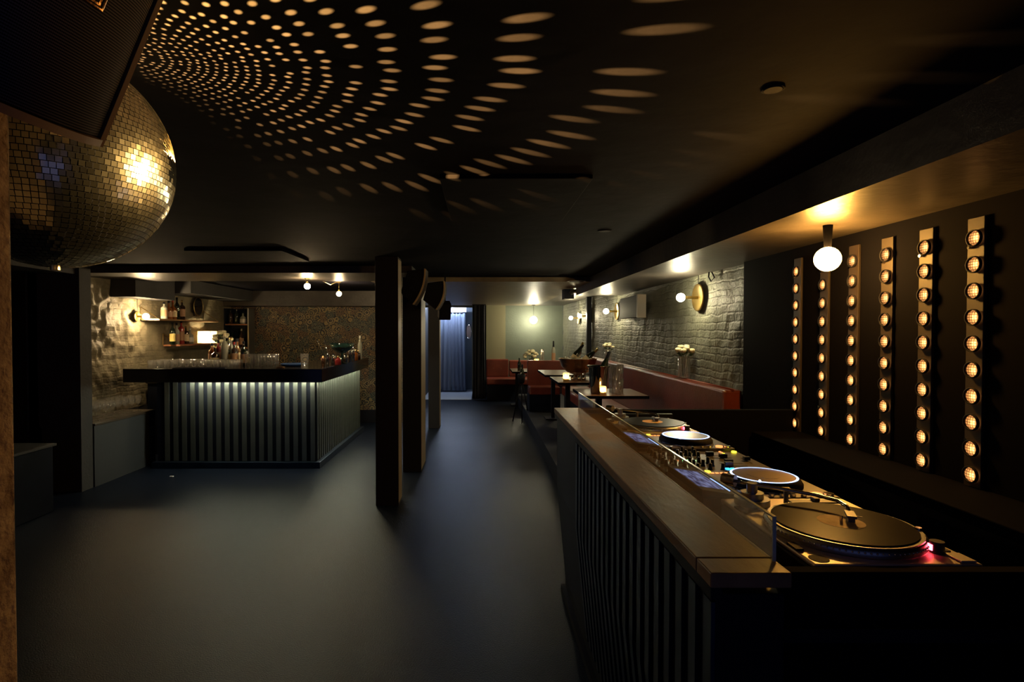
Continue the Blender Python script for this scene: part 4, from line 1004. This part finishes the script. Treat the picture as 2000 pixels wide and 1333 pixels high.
# candles
def candle(loc, label, h=.115, r=.040):
    t = thing('votive_candle', label, 'candle', loc, group='votive candles on the tables')
    obj('votive_glass', MB().lathe([(.0001, .0), (r * .92, .0), (r, h)], n=20), m_wax, t)
    obj('wax', MB().cyl(0, 0, .004, h * .35, r * .86, 18), m_ivory, t)
    obj('flame', MB().lathe([(.0001, h * .42), (.009, h * .52), (.007, h * .66), (.0001, h * .88)], n=10), m_flame, t)
    return t
q = at(1106, 746, Z=TT); candle((q.x, q.y + .02, TT + .0005), 'bright candle in front of the copper bowl on the second table')
q = at(1048, 712.5, Y=10.62); candle((q.x, 10.62, TT + .0005), 'bright candle beside the white flowers on the fourth table', h=.12, r=.045)
candle((1.25, 5.655, TT + .0005), 'low candle glowing among the glasses on the nearest table', h=.09, r=.032)
# copper bowl with bottles
t = thing('copper_bowl', 'large hammered copper bowl of ice on the second table', 'bowl', (1.335, 7.62, TT + .0005))
obj('bowl', MB().lathe([(.0001, .055), (.08, .06), (.16, .10), (.225, .17), (.262, .275), (.268, .278), (.258, .279), (.218, .175), (.15, .11), (.0001, .07)], n=44), m_copper, t)
obj('foot', MB().lathe([(.0001, 0), (.095, 0), (.098, .012), (.075, .028), (.062, .058), (.0001, .058)], n=32), m_chrome, t)
ic = MB()
for i in range(60):
    a = random.uniform(0, 2 * pi); r = .21 * sqrt(random.random()); s_ = random.uniform(.014, .024)
    M2 = Matrix.Translation((r * cos(a), r * sin(a), .245 + random.uniform(-.01, .03))) @ Matrix.Rotation(random.uniform(0, 3), 4, Vector((random.random(), random.random(), 1)))
    b = MB().box(-s_, s_, -s_, s_, -s_, s_).xf(M2); ic.add(b.v, b.f)
o = obj('ice_cubes', ic, mat('ice_cube', (.55, .52, .45), .08, spec=.9), t)
bz = TT + .215
bottle((1.23, 7.62, bz), 'dark champagne bottle tilted to the right in the copper bowl', 'champagne', .31, m_bg, m_paper, m_black, 'bottles in the copper bowl', (0, .62, 0), foil=.4)
bottle((1.30, 7.74, bz), 'gold-topped champagne bottle tilted right in the middle of the copper bowl', 'champagne', .31, m_bg, m_paper, m_gold, 'bottles in the copper bowl', (.1, .42, 0), foil=.4)
bottle((1.36, 7.50, bz), 'gold-topped bottle lying lowest at the right rim of the copper bowl', 'champagne', .30, m_bg, m_paper, m_gold, 'bottles in the copper bowl', (0, .85, 0), foil=.4)
for i, (px, la) in enumerate(((1121, 'left one of the small metal cups beside the candle'), (1134, 'middle one of the small metal cups beside the candle'), (1143, 'right small lidded metal cup beside the candle'))):
    q = at(px, 744, Z=TT); t = thing('metal_cup', la, 'cup', (q.x, q.y + .10, TT + .0005), group='metal cups on the second table')
    obj('cup', MB().lathe([(.0001, 0), (.024, 0), (.028, .03), (.025, .035), (.029, .07), (.027, .07), (.0001, .01)], n=18), m_chrome, t)
    if i == 2: obj('lid', MB().sphere((0, 0, .08), .022, 12), m_chrome, t)
# champagne bucket on the nearest table
q = at(1168, 773, Z=TT)
bx, by = 1.235, 5.80
t = thing('champagne_bucket', 'tall steel champagne bucket on the nearest table', 'ice bucket', (bx, by, TT + .0005))
obj('bucket', MB().lathe([(.0001, .004), (.075, 0), (.082, .01), (.108, .27), (.122, .288), (.120, .296), (.106, .284), (.100, .27), (.076, .015), (.0001, .012)], n=40), mat('smoked_acrylic_steel', (.42, .40, .36), .05, 1), t)
obj('handle', MB().tube([(-.11, 0, .25), (-.135, 0, .25), (-.135, 0, .20), (-.105, 0, .20)], .006), m_chrome, t)
bottle((bx - .005, by, TT + .10), 'black champagne bottle leaning out of the steel bucket', 'champagne', .36, m_bg, m_paper, m_black, None, (0, .33, 0), foil=.35)
for i, (dx, dy) in enumerate(((.160, -.03), (.225, -.02), (.165, .10), (.245, .07), (.18, -.11))):
    for k in range(2):
        put('highball_glass', high_me, (bx + dx, by + dy, TT + .0008 + k * .1505), 'clear tall glass in the stacked row beside the champagne bucket', 'glass', 'stacked glasses on the nearest table')
# fourth table: tall bottle, glass, white flowers
q = at(1081, 717, Y=10.75); bottle((q.x, 10.75, TT + .0005), 'tall dark bottle with long black neck on the fourth table', 'wine', .46, m_bw, m_lab2, m_black, foil=.42)
q = at(1059, 715, Y=10.62)
for k in range(2): put('highball_glass', high_me, (q.x, 10.60, TT + .0008 + k * .1505), 'clear tall glass next to the candle on the fourth table', 'glass', 'two glasses by the far candle')
flowers((.99, 10.98, TT + .0005), 'dark vase of white carnations on the fourth table', 13, .15, .10, .05, m_bb, r=.045, hs=.13)
# wine bottle and cooler stand at the aisle
q = at(1023, 735, Y=10.1)
t = thing('cooler_stand', 'dark tripod wine cooler stand at the aisle beside the red bench', 'stand', (.70, 9.6, 0))
for a in (.5, 2.6, 4.7): obj('leg', MB().tube([(.02 * cos(a), .02 * sin(a), .70), (.17 * cos(a), .17 * sin(a), .004)], .010), m_black, t)
obj('bowl', MB().lathe([(.0001, .69), (.05, .69), (.075, .84), (.072, .84), (.05, .70), (.0001, .70)], n=24), m_black, t)
bottle((.70, 9.6, .705), 'dark champagne bottle standing in the tripod cooler', 'champagne', .31, m_bg, m_lab4, m_black, None, (0, .05, 0), foil=.4)
bottle((.80, 11.6, .7605), 'small dark bottle on the low table before the corner seat', 'wine', .26, m_bg, None, m_black)
# paper scrap on the floor
tag(obj('paper_scrap', MB().box(-.02, .02, -.012, .012, 0.001, .012), m_white, loc=tuple(at(335, 932, Z=.0)), bevel=.003), 'tiny white paper scrap on the floor before the bar', 'scrap')
